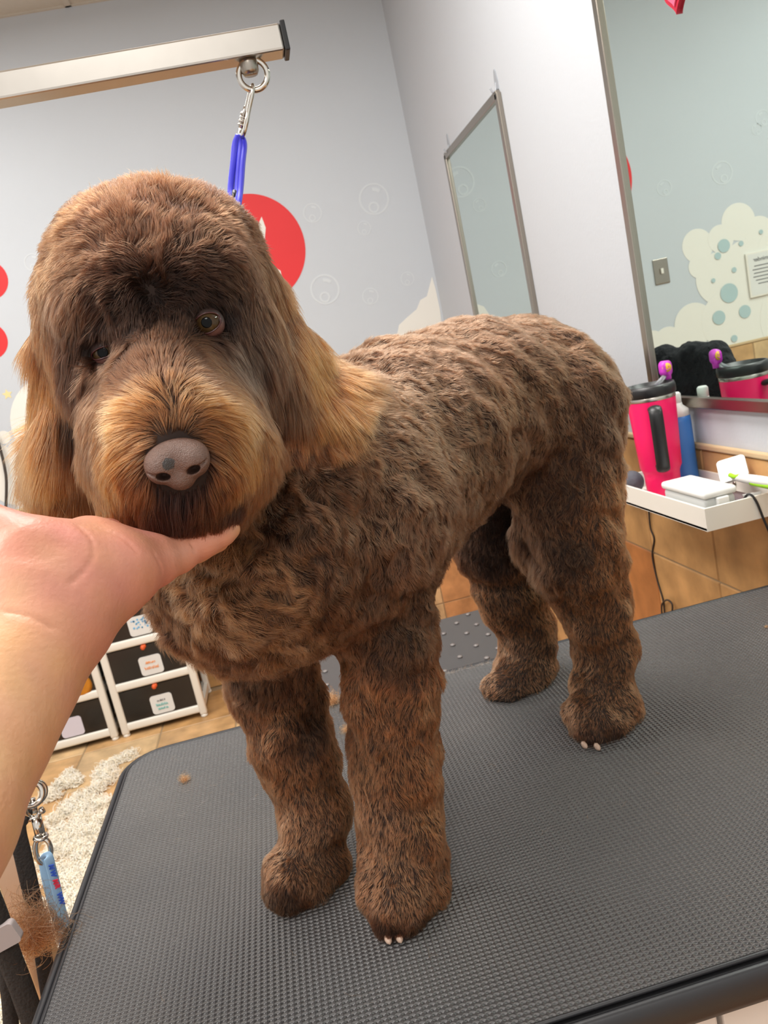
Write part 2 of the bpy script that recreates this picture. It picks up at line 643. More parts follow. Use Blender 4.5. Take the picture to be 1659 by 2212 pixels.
def mirror(y0, y1, z0, z1, fw, label):
    t = thing('wall_mirror', label, 'mirror', (WX, (y0 + y1) / 2, z0))
    MB().box((WX - .006, y0 + .004, z0 + .004), (WX - .0005, y1 - .004, z1 - .004)).build('mirror_glass', mir, t)
    f = MB()
    a, c = WX - .014, WX
    f.box((a, y0 - fw * .3, z0), (c, y0 + fw * .7, z1), .002)
    f.box((a, y1 - fw * .7, z0), (c, y1 + fw * .3, z1), .002)
    f.box((a, y0, z0 - fw * .3), (c, y1, z0 + fw * .7), .002)
    f.box((a, y0, z1 - fw * .7), (c, y1, z1 + fw * .3), .002)
    f.build('mirror_frame', M['alu'], t)
    return t


mirror(2.345, 3.0, 1.0, 1.925, .024, 'tall narrow metal-framed mirror on the side wall above the dog rump')
mirror(.05, 1.683, 1.065, 1.93, .022, 'large metal-framed mirror at the right above the white tray')
for (u, v, lb) in ((1073, 178, 'clear plastic adhesive hook above the near top corner of the narrow mirror'), (970, 312, 'clear plastic adhesive hook above the far top corner of the narrow mirror')):
    p = PX(u, v, WX)
    t = thing('adhesive_hook', lb, 'hook', p, 'clear hooks over the narrow mirror')
    hk = mat('clear_hook', (176, 180, 186), .25, Transmission_Weight=.3)
    MB().prism([(-.011, -.024), (.011, -.024), (.013, 0), (.006, .026), (-.001, .032), (-.008, .024), (-.013, 0)], p + np.array([-.003, 0, .004]), (0, 1, 0), EZ, (.003, 0, 0)).build('backplate', hk, t)
    MB().tube(smooth_path([p + np.array([-.003, 0, .0]), p + np.array([-.006, 0, -.018]), p + np.array([-.016, 0, -.024]), p + np.array([-.022, 0, -.012])]), .003, 8).build('hook_arm', hk, t)
# heart decoration stuck on the mirror
hp = PX(1464, 0, WX - .006)
t = thing('heart_decoration', 'crimson heart decoration stuck at the top of the big mirror', 'heart decoration', hp)


def heart_outline(s, n=40):
    o = []
    for k in range(n):
        a = 2 * math.pi * k / n
        o.append((s * 16 * math.sin(a) ** 3 / 17, s * (13 * math.cos(a) - 5 * math.cos(2 * a) - 2 * math.cos(3 * a) - math.cos(4 * a)) / 17))
    return o


MB().prism(heart_outline(.034), hp + np.array([-.006, 0, .012]), (0, -1, 0), EZ, (.006, 0, 0)).build('heart_body', M['heart'], t)
tag(MB().prism(heart_outline(.022), hp + np.array([-.0085, 0, .012]), (0, -1, 0), EZ, (.003, 0, 0)).build('heart_face', M['heartpink'], t), 'pink heart face')

# ------------------------------------------------------------------ plastic drawer towers
def scribble(x, y, z, w_, h_, m, parent, seed):
    """a line of blurred hand lettering, too small to read"""
    r = random.Random(seed)
    mb = MB()
    xa = x - w_ / 2
    while xa < x + w_ / 2 - .003:
        cw = r.uniform(.004, .0065)
        hh = h_ * r.uniform(.6, 1)
        ox = np.array([xa, y, z - h_ / 2])
        pts = [ox + np.array([cw * r.uniform(0, .9), 0, hh * q]) for q in (0, .5, 1, .6, .15)]
        mb.tube(smooth_path(pts, 4), .0010, 6)
        xa += cw
    mb.build('lettering', m, parent)


rail_h = .036


def drawer_tower(x0, x1, label, labels):
    y0, y1, n, ph = 3.225, 3.51, 4, .172
    t = thing('drawer_tower', label, 'drawer tower', ((x0 + x1) / 2, (y0 + y1) / 2, 0), 'plastic drawer towers by the back wall')
    zt = .035 + n * ph
    f = MB()
    for xa in (x0, x1 - .026):
        f.box((xa - .002, y0, .012), (xa + .029, y0 + .03, zt), .008, seg=3)
        f.box((xa, y1 - .03, .012), (xa + .026, y1, zt), .006)
    for k in range(n + 1):
        z = .022 + k * ph
        f.box((x0, y0 + .004, z), (x1, y0 + .026, z + rail_h), .009, seg=3)
        f.box((x0 + .004, y0 + .02, z + .004), (x0 + .02, y1, z + rail_h - .006))
        f.box((x1 - .02, y0 + .02, z + .004), (x1 - .004, y1, z + rail_h - .006))
        f.box((x0 + .01, y1 - .02, z), (x1 - .01, y1 - .004, z + rail_h))
    f.box((x0, y0, zt), (x1, y1, zt + .014), .005)
    f.build('frame', M['white'], t)
    for xa in (x0 + .013, x1 - .013):
        for ya in (y0 + .015, y1 - .015):
            MB().lathe([(.012, 0), (.015, .004), (.013, .014)], (xa, ya, 0), n=16).build('foot', M['white'], t)
    for k in range(n):
        z0, z1 = .022 + k * ph + rail_h, .022 + (k + 1) * ph - .001
        kind = labels[k]
        d = MB()
        d.box((x0 + .028, y0 + .008, z0 + .002), (x1 - .028, y0 + .013, z1 - .002))
        d.box((x0 + .030, y0 + .013, z0 + .004), (x1 - .030, y1 - .025, z0 + .008))
        d.box((x0 + .030, y1 - .03, z0 + .004), (x1 - .030, y1 - .025, z1 - .02))
        d.box((x0 + .030, y0 + .013, z0 + .004), (x0 + .034, y1 - .025, z1 - .02))
        d.box((x1 - .034, y0 + .013, z0 + .004), (x1 - .030, y1 - .025, z1 - .02))
        dr = d.build('drawer', M['smoke'], t)
        xm = (x0 + x1) / 2
        mb = MB()
        zc = z1 - .008
        mb.lathe([(.001, -.013), (.008, -.009), (.010, 0), (.006, .007), (.001, .010)], (xm, y0 + .002, zc), (0, 0, 1), 16)
        mb.box((xm - .007, y0 - .002, zc - .004), (xm + .013, y0 + .012, zc + .008), .003)
        tag(mb.build('drawer_pull', M['orange'], dr), 'orange pull tab')
        lx, lz = xm + .012, z0 + .045
        lm = M['lavender'] if kind == 'plain' else M['paper']
        lab = MB().prism(rrect(.090, .080, .013), (lx, y0 + .0055, lz), EX, EZ, (0, .0025, 0)).build('drawer_label', lm, dr)
        if kind == 'orange':
            scribble(lx, y0 + .0048, lz + .013, .042, .011, M['oprint'], dr, 5)
            scribble(lx, y0 + .0048, lz - .010, .056, .013, M['oprint'], dr, 6)
        if kind == 'teal':
            scribble(lx, y0 + .0048, lz + .017, .034, .009, M['ink'], dr, 7)
            scribble(lx, y0 + .0048, lz - .001, .050, .012, M['teal'], dr, 8)
            scribble(lx, y0 + .0048, lz - .018, .044, .011, M['teal'], dr, 9)
        if kind == 'blue':
            mb = MB()
            r2 = random.Random(3)
            for q in range(26):
                mb.prism(circ(r2.uniform(.002, .005), 10), (lx + r2.uniform(-.03, .03), y0 + .0046, lz + r2.uniform(-.012, .028)), EX, EZ, (0, .001, 0))
            mb.build('label_print', M['skyblue'], dr)
    return t


drawer_tower(-.893, -.545, 'white plastic drawer tower nearer the dog, orange and teal printed labels', ['teal', 'orange', 'blue', 'plain'])
lt = drawer_tower(-1.262, -.914, 'white plastic drawer tower behind the forearm, plain lavender label', ['plain', 'plain', 'plain', 'plain'])
dr = [c for c in lt.children if c.name.startswith('drawer')][1]
yl = MB().lathe([(.001, -.006), (.035, -.004), (.05, 0), (.035, .002), (.001, .003)], (-1.0, 3.2325, .262), (0, 1, 0), 24)
tag(yl.build('yellow_contents', mat('yellow_cloth', (190, 120, 20), .8, noise=(30, .3)), dr), 'yellow item showing in the drawer')

# ------------------------------------------------------------------ white cabinet under the table
t = thing('base_cabinet', 'white two-door cabinet under the near side of the grooming table', 'cabinet', (.42, .78, 0))
MB().box((.0, .56, .03), (.78, 1.05, .74), .003).build('carcass', M['whitepaint'], t)
seam = P(1552, 2190, .545)[0]
for a, c in ((.0, seam - .0025), (seam + .0025, .78)):
    d = MB().box((a, .543, .05), (c, .56, .735), .002).build('cabinet_door', M['whitepaint'], t)
    kx = c - .03 if a < .1 else a + .03
    MB().lathe([(.004, 0), (.004, .012), (.011, .016), (.012, .022), (.004, .026)], (kx, .543, .5), (0, -1, 0), 16).build('door_knob', M['alu'], d)

# ------------------------------------------------------------------ grooming table
TX0, TX1, TY0, TY1, TZ = -.322, .79, .497, 1.170, .80


def table_outline(g, r=.055, n=8):
    x0, x1, y0, y1 = TX0 - g, TX1 + g, TY0 - g, TY1 + g
    r = r + g
    out = []
    for (cx_, cy_, a) in ((x1 - r, y1 - r, 0), (x0 + r, y1 - r, 90), (x0 + r, y0 + r, 180), (x1 - r, y0 + r, 270)):
        for i in range(n + 1):
            q = math.radians(a + 90 * i / n)
            out.append((cx_ + r * math.cos(q), cy_ + r * math.sin(q)))
    return out


gt = thing('grooming_table', 'black rubber-topped grooming table with rounded corners under the brown dog', 'grooming table', (.234, .835, 0))
MB().prism(table_outline(.004), (0, 0, TZ - .030), EX, (0, 1, 0), (0, 0, .026)).build('tabletop', M['blackplas'], gt)
# matting: basket-textured rubber
mm = mat('textured_rubber_mat', (52, 50, 51), .36, Specular_IOR_Level=.6, Sheen_Weight=.22, Sheen_Roughness=.45)
nt = mm.node_tree
pb_ = nt.nodes['Principled BSDF']
tc = nt.nodes.new('ShaderNodeTexCoord')
sp = nt.nodes.new('ShaderNodeSeparateXYZ')
nt.links.new(tc.outputs['Object'], sp.inputs[0])


def mnode(op, a, b_=None, c_=None):
    n = nt.nodes.new('ShaderNodeMath')
    n.operation = op
    for k, q in enumerate((a, b_, c_)):
        if q is None:
            continue
        if isinstance(q, (int, float)):
            n.inputs[k].default_value = q
        else:
            nt.links.new(q, n.inputs[k])
    return n.outputs[0]


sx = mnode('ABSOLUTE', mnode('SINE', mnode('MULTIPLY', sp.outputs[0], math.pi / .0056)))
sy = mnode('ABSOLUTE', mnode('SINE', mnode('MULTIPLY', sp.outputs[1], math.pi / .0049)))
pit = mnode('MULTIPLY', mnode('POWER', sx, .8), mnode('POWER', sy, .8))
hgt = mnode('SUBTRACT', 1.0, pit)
bp = nt.nodes.new('ShaderNodeBump')
bp.inputs['Strength'].default_value = 1.0
bp.inputs['Distance'].default_value = .0017
nt.links.new(hgt, bp.inputs['Height'])
nt.links.new(bp.outputs[0], pb_.inputs['Normal'])
nz = nt.nodes.new('ShaderNodeTexNoise')
nz.inputs['Scale'].default_value = 5
nz.inputs['Detail'].default_value = 8
nt.links.new(tc.outputs['Object'], nz.inputs['Vector'])
cr = nt.nodes.new('ShaderNodeValToRGB')
cr.color_ramp.elements[0].position = .35
cr.color_ramp.elements[0].color = (*lin((48, 47, 49)), 1)
cr.color_ramp.elements[1].position = .75
cr.color_ramp.elements[1].color = (*lin((70, 66, 63)), 1)
nt.links.new(nz.outputs['Fac'], cr.inputs[0])
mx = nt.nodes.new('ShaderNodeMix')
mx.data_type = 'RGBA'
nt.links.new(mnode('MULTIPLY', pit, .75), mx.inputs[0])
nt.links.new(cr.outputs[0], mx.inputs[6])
mx.inputs[7].default_value = (.006, .006, .007, 1)  # pits mixed to near black, their shade put into the colour
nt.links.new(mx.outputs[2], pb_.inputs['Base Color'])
MB().prism(table_outline(-.006), (0, 0, TZ - .004), EX, (0, 1, 0), (0, 0, .004)).build('rubber_mat', mm, gt)
rim = MB()
op = [np.array([x, y, TZ - .017]) for x, y in table_outline(.004)]
rim.tube(op, 1., 12, closed=True, flat=(.0065, .016, (0, 0, 1)))
op = [np.array([x, y, TZ - .001]) for x, y in table_outline(-.004)]
rim.tube(op, .0020, 8, closed=True)
rim.build('edge_moulding', M['blackrub'], gt)
for (xa, ya) in ((-.22, .6), (-.22, 1.07), (.81 - .06, 1.11)):
    MB().box((xa - .015, ya - .015, .0), (xa + .015, ya + .015, TZ - .03), .003).build('leg', M['steel'], gt)

# overhead arm, clamped at the left end of the table
ax = P(44, 2011, .835)[0]
ga = thing('grooming_post', 'square brushed steel grooming arm reaching in from the left above the dog', 'grooming arm', (ax + .013, .835, .2))
zb = P(620, 122, .83)[2] + .004
xe = P(612, 85, .82)[0]
MB().box((ax, .822, .18), (ax + .026, .848, zb + .0235), .002).build('post', M['steel'], ga)
MB().box((ax + .0, .822 - .0, zb), (xe, .848, zb + .0235), .0022).build('crossbar', M['steel'], ga)
MB().box((xe, .8205, zb - .0015), (xe + .005, .8495, zb + .025), .0012).build('end_cap', M['blackplas'], ga)
MB().box((ax + .02, .815, .30), (TX0 + .13, .855, .33), .003).build('clamp', M['alu'], ga)
eb = P(535, 130, .835)
eb[1] = .835
MB().lathe([(.0085, 0), (.009, -.003), (.0085, -.010), (.0065, -.013)], (eb[0], .835, zb), n=20).build('eye_bolt_collar', M['alu'], ga)
ec = np.array([eb[0] + .002, .835, P(539, 163, .835)[2]])
MB().torus(ec, .0135, .0029, (.05, 1, 0), 40, 12).build('eye_ring', M['chrome'], ga)

# carabiner and blue loop
c0 = np.array([P(541, 172, .835)[0], .835, ec[2] - .011])
c1 = P(521, 296, .845)
cb = thing('carabiner', 'small steel snap carabiner hanging from the arm ring', 'carabiner', c0)
d = c1 - c0
L = np.linalg.norm(d)
dn = d / L
sd = np.array([.35, -.93, 0])
sd -= dn * sd.dot(dn)
sd /= np.linalg.norm(sd)
loop = [c0 - dn * .002, c0 + sd * .0045 + dn * .004, c0 + sd * .0055 + dn * .02, c0 + sd * .0075 + dn * (L - .014), c0 + sd * .0065 + dn * (L - .004), c0 + dn * L,
        c0 - sd * .0065 + dn * (L - .004), c0 - sd * .0085 + dn * (L - .014), c0 - sd * .0045 + dn * .02, c0 - sd * .004 + dn * .004]
MB().tube(smooth_path(loop, 6, True), .0021, 10, closed=True).build('carabiner_body', M['chrome'], cb)
MB().tube([c0 - sd * .0055 + dn * .017, c0 - sd * .0085 + dn * (L - .016)], .0026, 10).build('gate', M['chrome'], cb)
g = MB()
for k in range(4):
    q = c0 - sd * .0083 + dn * (L - .021 + k * .0034)
    g.torus(q, .0028, .0012, dn, 18, 8)
g.tube([c0 - sd * .0083 + dn * (L - .023), c0 - sd * .0083 + dn * (L - .008)], .0031, 12)
g.build('locking_sleeve', M['chrome'], cb)
st0 = P(519, 297, .845)
e0 = P(497, 452, .80)
e1 = P(508, 458, .79)
lp = thing('grooming_loop', 'royal blue coated grooming loop running from the carabiner behind the dog head', 'grooming loop', st0)
for k, (a, e, r_) in enumerate(((-1, e0, .0026), (0.1, e1, .0020), (1, e1 + (e1 - e0) * .35, .0023))):
    o_ = sd * 0 + np.array([.0032 * a, .001 * k, 0])
    pth = smooth_path([st0 + np.array([.0012 * a, 0, .002]), st0 + o_ * 1.3 + (e - st0) * .1, st0 + o_ * 1.0 + (e - st0) * .35, st0 + o_ * .7 + (e - st0) * .7, e, np.array([-.022 + .006 * k, .775, 1.395]), np.array([-.028 + .010 * k, .742, 1.335])], 8)
    MB().tube(pth, r_, 10, flat=(1.25, .8, (0, 1, 0))).build('loop_strand', M['royal'], lp)
MB().tube([e1 + (st0 - e1) * .18 + np.array([-.002, -.001, 0]), e1 + (st0 - e1) * .27 + np.array([-.002, -.001, 0])], .0022, 10).build('slider_stop', M['blackplas'], lp)

# ------------------------------------------------------------------ hanging straps at the lower left
YS = .80
rg = P(66, 1716, YS)
t = thing('snap_hook', 'chrome swivel snap hook with round ring hanging beside the forearm', 'snap hook', rg)
MB().torus(rg, .0115, .0031, (.45, -.8, .2), 36, 10).build('ring', M['chrome'], t)
MB().torus(rg + np.array([.002, .004, -.001]), .0115, .0022, (.45, -.85, .1), 36, 10).build('ring', M['chrome'], t)
hk = [P(62, 1722, YS), P(54, 1730, YS - .004), P(50, 1745, YS), P(54, 1760, YS), P(66, 1768, YS), P(80, 1764, YS), P(86, 1754, YS)]
MB().tube(smooth_path(hk, 6), [.0024 + .0022 * math.sin(math.pi * min(1, k / 30)) for k in range(37)], 10).build('hook', M['chrome'], t)
MB().tube([P(70, 1725, YS), P(76, 1755, YS)], .0028, 10).build('bolt', M['chrome'], t)
MB().lathe([(.0034, 0), (.004, .002), (.0034, .004)], P(87, 1753, YS), (0.9, .2, .3), 12).build('bolt_knob', M['chrome'], t)
a_, b_ = P(78, 1765, YS), P(88, 1808, YS)
MB().tube([a_, b_], .0052, 14).build('barrel', M['chrome'], t)
dd = (b_ - a_) / np.linalg.norm(b_ - a_)
MB().torus(b_, .0056, .0022, dd, 20, 8).build('swivel_collar', M['chrome'], t)
ey = [P(84, 1812, YS), P(77, 1824, YS), P(78, 1845, YS), P(86, 1862, YS), P(98, 1864, YS + .003), P(108, 1850, YS), P(109, 1830, YS), P(100, 1814, YS)]
MB().tube(smooth_path(ey, 5, True), .0026, 10, closed=True).build('swivel_eye', M['chrome'], t)


def ribbon(pts, wd, th, side):
    mb = MB()
    mb.tube(pts, 1., 12, flat=(wd / 2, th / 2, side))
    return mb


# webbing strap
wp = smooth_path([P(62, 1735, .81), P(47, 1765, .80), P(37, 1790, .80), P(50, 1850, .803), P(66, 1920, .805), P(84, 2000, .806), P(96, 2080, .806), P(108, 2160, .806), P(125, 2280, .806)], 8)
wb = thing('webbing_leash', 'dark frayed webbing leash hanging down in front of the steel post', 'leash', wp[-1])
ribbon(wp, .017, .003, (.25, -.95, .1)).build('strap', M['webbing'], wb)
MB().tube([P(44, 1764, .796), P(62, 1772, .796)], .003, 8, flat=(1, 1, (0, 1, 0))).build('stitching', M['webbing'], wb)
# satin lanyard
ly = thing('printed_lanyard', 'light blue satin lanyard with red and dark blue print on the snap hook', 'lanyard', P(97, 1860, YS))
l1 = smooth_path([P(92, 1856, .795), P(103, 1850, .79), P(112, 1880, .79), P(122, 1920, .79), P(132, 1965, .79), P(144, 2010, .79), P(158, 2080, .79)], 8)
l2 = smooth_path([P(92, 1856, .80), P(95, 1875, .80), P(103, 1915, .80), P(115, 1960, .80), P(130, 2010, .80), P(146, 2080, .80)], 8)
ribbon(l1, .0095, .0012, (.5, -.8, .1)).build('ribbon', M['lanyard'], ly)
ribbon(l2, .0085, .0012, (.2, -.95, .1)).build('ribbon', M['lanyard'], ly)
for (s_, u, v, m_) in (('M', 111, 1873, 'blueprint'), ('W', 115, 1887, 'blueprint'), ('M', 120, 1905, 'redprint'), ('R', 124, 1915, 'redprint'), ('W', 129, 1935, 'blueprint'), ('W', 133, 1947, 'blueprint')):
    p = P(u, v, .7865)
    ez_ = np.array(P(u + 3, v + 3, .787)) - P(u - 3, v - 1, .787)
    e1_ = (P(u - 5, v - 20, .787) - P(u + 5, v + 20, .787))
    e1_ /= np.linalg.norm(e1_)
    e2_ = np.cross(np.array([.1, -1, .1]), e1_)
    e2_ /= -np.linalg.norm(e2_)
    text(s_, .0066, p, -e1_, e2_ if np.dot(np.cross(-e1_, e2_), [0, -1, 0]) > 0 else -e2_, M[m_], 'lettering', ly, depth=.0004, bold=.0004)
# padded velvet straps with a grey slider at the far left
vp = thing('padded_strap', 'thick black velvet padded strap crossing with a grey plastic slider, lower left corner', 'padded strap', P(20, 2100, .74))
MB().tube(smooth_path([P(-40, 1900, .74), P(-8, 1980, .74), P(18, 2060, .74), P(45, 2130, .74), P(80, 2230, .74), P(110, 2330, .74)], 6), .0105, 14, flat=(1.1, .7, (0, -1, 0))).build('strap', M['velvet'], vp)
MB().tube(smooth_path([P(8, 2050, .765), P(14, 2110, .765), P(22, 2180, .765), P(26, 2300, .765)], 6), .0075, 14).build('strap', M['velvet'], vp)
sc_ = P(12, 2025, .728)
ta = P(-20, 2035, .728) - P(35, 2005, .728)
ta /= np.linalg.norm(ta)
tb = np.cross(ta, [0, -1, 0])
MB().prism(rrect(.030, .022, .004), sc_ + ta * .004, ta, tb, (0, .009, 0)).build('slider', mat('grey_slider_plastic', (150, 140, 138), .4), vp)

# ------------------------------------------------------------------ studded platform behind the table
sp_ = thing('studded_platform', 'low platform with studded black rubber top behind the grooming table', 'platform', (.18, 1.66, 0))
px0_, px1_, py0_, py1_ = -.14, .50, 1.35, 1.975
MB().box((px0_, py0_, .572), (px1_, py1_, .592), .004).build('platform_top', M['blackplas'], sp_)
studs = MB()
sm_ = MB().box((px0_ + .003, py0_ + .003, .592), (px1_ - .003, py1_ - .003, .600), .002)
for i in range(17):
    for j in range(17):
        if (i + j) % 2:
            continue
        x, y = px0_ + .03 + i * .044 + rnd.uniform(-.006, .006), py0_ + .03 + j * .044 + rnd.uniform(-.006, .006)
        if x < px1_ - .02 and y < py1_ - .02:
            studs.lathe([(.0065, .600), (.006, .6025), (.0035, .6042), (0, .605)], (x, y, 0), n=10)
sm_.build('studded_mat', mat('studded_rubber', (66, 64, 64), .3), sp_)
tag(studs.build('studs', mat('stud_highlight', (118, 112, 110), .2), sp_), 'studs coloured pale for their highlights', kind='stuff')  # highlights on the dark studs put into their pale colour
for xa in (px0_ + .03, px1_ - .03):
    for ya in (py0_ + .03, py1_ - .03):
        MB().box((xa - .014, ya - .014, 0), (xa + .014, ya + .014, .572), .003).build('leg', M['alu'], sp_)

# ------------------------------------------------------------------ wall tray and what stands in it
X0, X1, Y0, Y1, ZT = .668, WX - .008, 1.243, 1.64, .890
tr = thing('wall_tray', 'shallow white tray mounted on the tiled wall below the big mirror', 'tray', ((X0 + X1) / 2, (Y0 + Y1) / 2, ZT))
b = MB()
b.box((X0, Y0, ZT), (X1, Y1, ZT + .006), .001)
b.box((X0, Y0, ZT), (X0 + .005, Y1, ZT + .040))
b.box((X1 - .005, Y0, ZT), (X1, Y1, ZT + .040), .001)
b.box((X0 + .0002, Y0 - .0002, ZT), (X1, Y0 + .005, ZT + .0402))
b.box((X0, Y1 - .005, ZT), (X1, Y1, ZT + .040), .001)
b.build('tray_body', M['white'], tr)
MB().lathe([(.005, 0), (.005, .002), (.002, .003)], (X1 - .005, 1.40, ZT + .028), (-1, 0, 0), 12).build('screw', M['alu'], tr)
ZF = ZT + .006
# tumbler
cx_, cy_ = .728, 1.50
tm = thing('tumbler', 'hot pink insulated tumbler with black lid and handle on the white tray', 'tumbler', (cx_, cy_, ZF))
ztop = P(1402, 838, 1.5)[2]
H = ztop - ZF
prof = [(.0, 0), (.031, 0), (.0325, .003), (.0345, H * .24), (.0365, H * .27), (.040, H * .30), (.043, H * .60), (.046, H * .90), (.046, H * .905)]
tag(MB().lathe(prof, (cx_, cy_, ZF), n=48).build('tumbler_body', M['pink'], tm), 'hot pink body')
MB().lathe([(.0462, H * .90), (.0467, H * .905), (.0467, H * .935), (.0455, H * .94)], (cx_, cy_, ZF), n=48).build('steel_band', M['steel'], tm)
MB().lathe([(.0475, H * .935), (.049, H * .945), (.0492, H * 1.0), (.047, H * 1.03), (.043, H * 1.03), (.042, H * 1.0), (.0, H * 1.0)], (cx_, cy_, ZF), n=48).build('lid', M['blackplas'], tm)
hd = np.array([-.38, -.92, 0])
hd /= np.linalg.norm(hd)
hc = np.array([cx_, cy_, ZF])
hpth = smooth_path([hc + hd * .045 + EZ * H * .84, hc + hd * .070 + EZ * H * .85, hc + hd * .080 + EZ * H * .78, hc + hd * .077 + EZ * H * .55, hc + hd * .072 + EZ * H * .37, hc + hd * .062 + EZ * H * .32, hc + hd * .040 + EZ * H * .34], 8)
hs = np.cross(hd, EZ)
MB().tube(hpth, 1., 14, flat=(.0125, .006, tuple(hd * .7 + EZ * .3))).build('handle', M['blackplas'], tm)
s0 = hc + np.array([.02, .012, H * 1.0])
s1 = P(1442, 806, 1.512)
MB().tube([s0, s1], .0045, 12).build('straw', M['clear'], tm)
tp = MB()
tp.prism(rrect(.022, .030, .010), s1 + np.array([0, -.006, .010]), (.93, .35, 0), EZ, (-.005, .014, 0), True)
tp.lathe([(.006, -.012), (.007, .004), (.006, .008)], s1, n=16)
tag(tp.build('straw_topper', M['magenta'], tm), 'magenta straw topper with yellow face')
tpf = [c for c in tm.children if c.name.startswith('straw_topper')][0]
MB().lathe([(.009, 0), (.0085, .002), (0, .0025)], s1 + np.array([-.0035, -.007, .012]), (-.35, -.93, 0), 24).build('topper_face', M['yellow'], tpf)
fm = MB()
nf = np.array([-.35, -.93, 0])
fc = s1 + np.array([-.0035, -.007, .012]) + nf * .0028
fu = np.array([.93, -.35, 0])
for a in (-1, 1):
    fm.tube([fc + fu * .003 * a + EZ * .0015, fc + fu * .003 * a + EZ * .004], .0007, 6)
fm.tube([fc + fu * .005 * math.cos(q) - EZ * (.0045 * math.sin(q)) for q in np.linspace(.3, math.pi - .3, 9)], .0006, 6)
fm.build('topper_smile', M['magenta'], tpf)
# blue bottle
bb = PX(1497, 1010, .795)
bx, by_ = .797, 1.536
H2 = (PX(1464, 848, .797)[2] - ZF) / 1.12
bt = thing('spray_bottle', 'blue bottle with white cap between the pink tumbler and the mirror wall', 'bottle', (bx, by_, ZF))
MB().lathe([(0, 0), (.022, 0), (.024, .004), (.024, H2 * .78), (.023, H2 * .85)], (bx, by_, ZF), n=36).build('bottle_body', M['blue'], bt)
g = MB()
g.lathe([(.0232, H2 * .85), (.022, H2 * .92), (.012, H2 * .97), (.011, H2 * 1.0), (.0, H2 * 1.0)], (bx, by_, ZF), n=36)
g.lathe([(.011, H2 * .97), (.011, H2 * 1.10), (.008, H2 * 1.12), (0, H2 * 1.12)], (bx, by_, ZF), n=24)
g.build('bottle_cap', M['capwhite'], bt)
# storage box with lid
t = thing('storage_box', 'small white lidded plastic box at the near corner of the tray', 'box', (.71, 1.325, ZF))
MB().box((.680, 1.262, ZF), (.738, 1.405, ZF + .044), .006, seg=3).build('box_body', mat('frosted_plastic', (196, 198, 196), .35), t)
MB().box((.677, 1.258, ZF + .044), (.741, 1.409, ZF + .058), .006, seg=3).build('box_lid', M['capwhite'], t)
MB().box((.700, 1.254, ZF + .020), (.722, 1.263, ZF + .044), .002).build('latch', M['capwhite'], t)
# slicker brush
t = thing('slicker_brush', 'white slicker brush with lime green grips leaning in the tray', 'brush', (.79, 1.29, ZF + .03))
c0_ = PX(1583, 1014, .79)
nb = np.array([-.55, -.55, .62])
nb /= np.linalg.norm(nb)
eu_ = np.cross([0, 0, 1], nb)
eu_ /= np.linalg.norm(eu_)
ew_ = np.cross(nb, eu_)
MB().prism(rrect(.050, .046, .007), c0_ - nb * .004, eu_ * .96 + ew_ * .25, ew_ * .96 - eu_ * .25, nb * .008).build('brush_head', M['capwhite'], t)
h0 = PX(1585, 1030, .782)
h1 = PX(1625, 1036, .770)
h2 = PX(1680, 1044, .758)
hh = MB().tube(smooth_path([h0, h1, h2], 8), [.006 + .003 * math.sin(k / 16 * math.pi * .8) for k in range(17)], 12)
hdl = hh.build('brush_handle', M['capwhite'], t)
tag(MB().tube(smooth_path([PX(1577, 1026, .775), PX(1588, 1030, .775), PX(1598, 1028, .775)], 5), .0042, 10).build('green_button', M['green'], t), 'lime green button')
tag(MB().tube(smooth_path([h1 + np.array([-.004, -.004, -.004]), (h1 + h2) / 2 + np.array([-.004, -.004, -.005]), h2 + np.array([-.004, -.004, -.005])], 5), .0052, 10).build('green_grip', M['green'], t), 'lime green grip')
# small paper packet beneath the brush
q0 = PX(1583, 1066, .70)
t = MB().prism([(-.014, .016), (.018, .018), (.0, -.016)], (.765, 1.262, ZF + .018), (.8, -.5, 0), (.1, .1, 1), (.002, .003, 0)).build('paper_packet', M['paper'])
tag(t, 'white pointed paper packet between the box and the brush handle', 'paper packet')
# dark grey ball
gb = PX(1353, 1028, .706)
t = MB()
t.lathe([(.0001, -.025)] + [(.0255 * math.cos(a), .0245 * math.sin(a)) for a in np.linspace(-1.4, 1.4, 18)] + [(.0001, .025)], (gb[0], min(gb[1], 1.598), ZF + .0255), (.3, .2, 1), 32)
tag(t.build('felt_ball', M['ballgrey']), 'dark grey round felt ball left of the pink tumbler', 'ball')
# cords
cc = smooth_path([PX(1401, 1098, .820), PX(1405, 1140, .820), PX(1413, 1165, .822), PX(1409, 1200, .822), PX(1419, 1250, .822), PX(1432, 1295, .822), PX(1436, 1330, .82), PX(1442, 1380, .82)], 8)
t = thing('power_cable', 'thin dark cord hanging from the tray down the tiled wall', 'cord', cc[-1])
MB().tube(cc, .0022, 8).build('cable', M['cord'], t)
lo = smooth_path([PX(1430, 1330, .815), PX(1430, 1306, .815), PX(1441, 1296, .815), PX(1452, 1306, .815), PX(1450, 1330, .815), PX(1440, 1350, .815)], 8)
MB().tube(lo, .0022, 8).build('cable_loop', M['cord'], t)
kc = smooth_path([np.array([.74, 1.262, ZF + .012]), np.array([.752, 1.250, ZF + .038]), np.array([.760, 1.241, ZF + .028]), np.array([.768, 1.236, ZF - .01]), np.array([.78, 1.23, ZF - .06])], 8)
tag(MB().tube(kc, .0022, 8).build('clipper_lead', M['blackplas']), 'black cord draped over the near end of the tray', 'cord')
MBc = MB().box((.762, 1.262, ZF), (.80, 1.42, ZF + .020), .006)
tag(MBc.build('clipper_case', mat('mauve_grey_plastic', (112, 100, 106), .5)), 'low mauve grey case lying in the tray behind the white box', 'case')

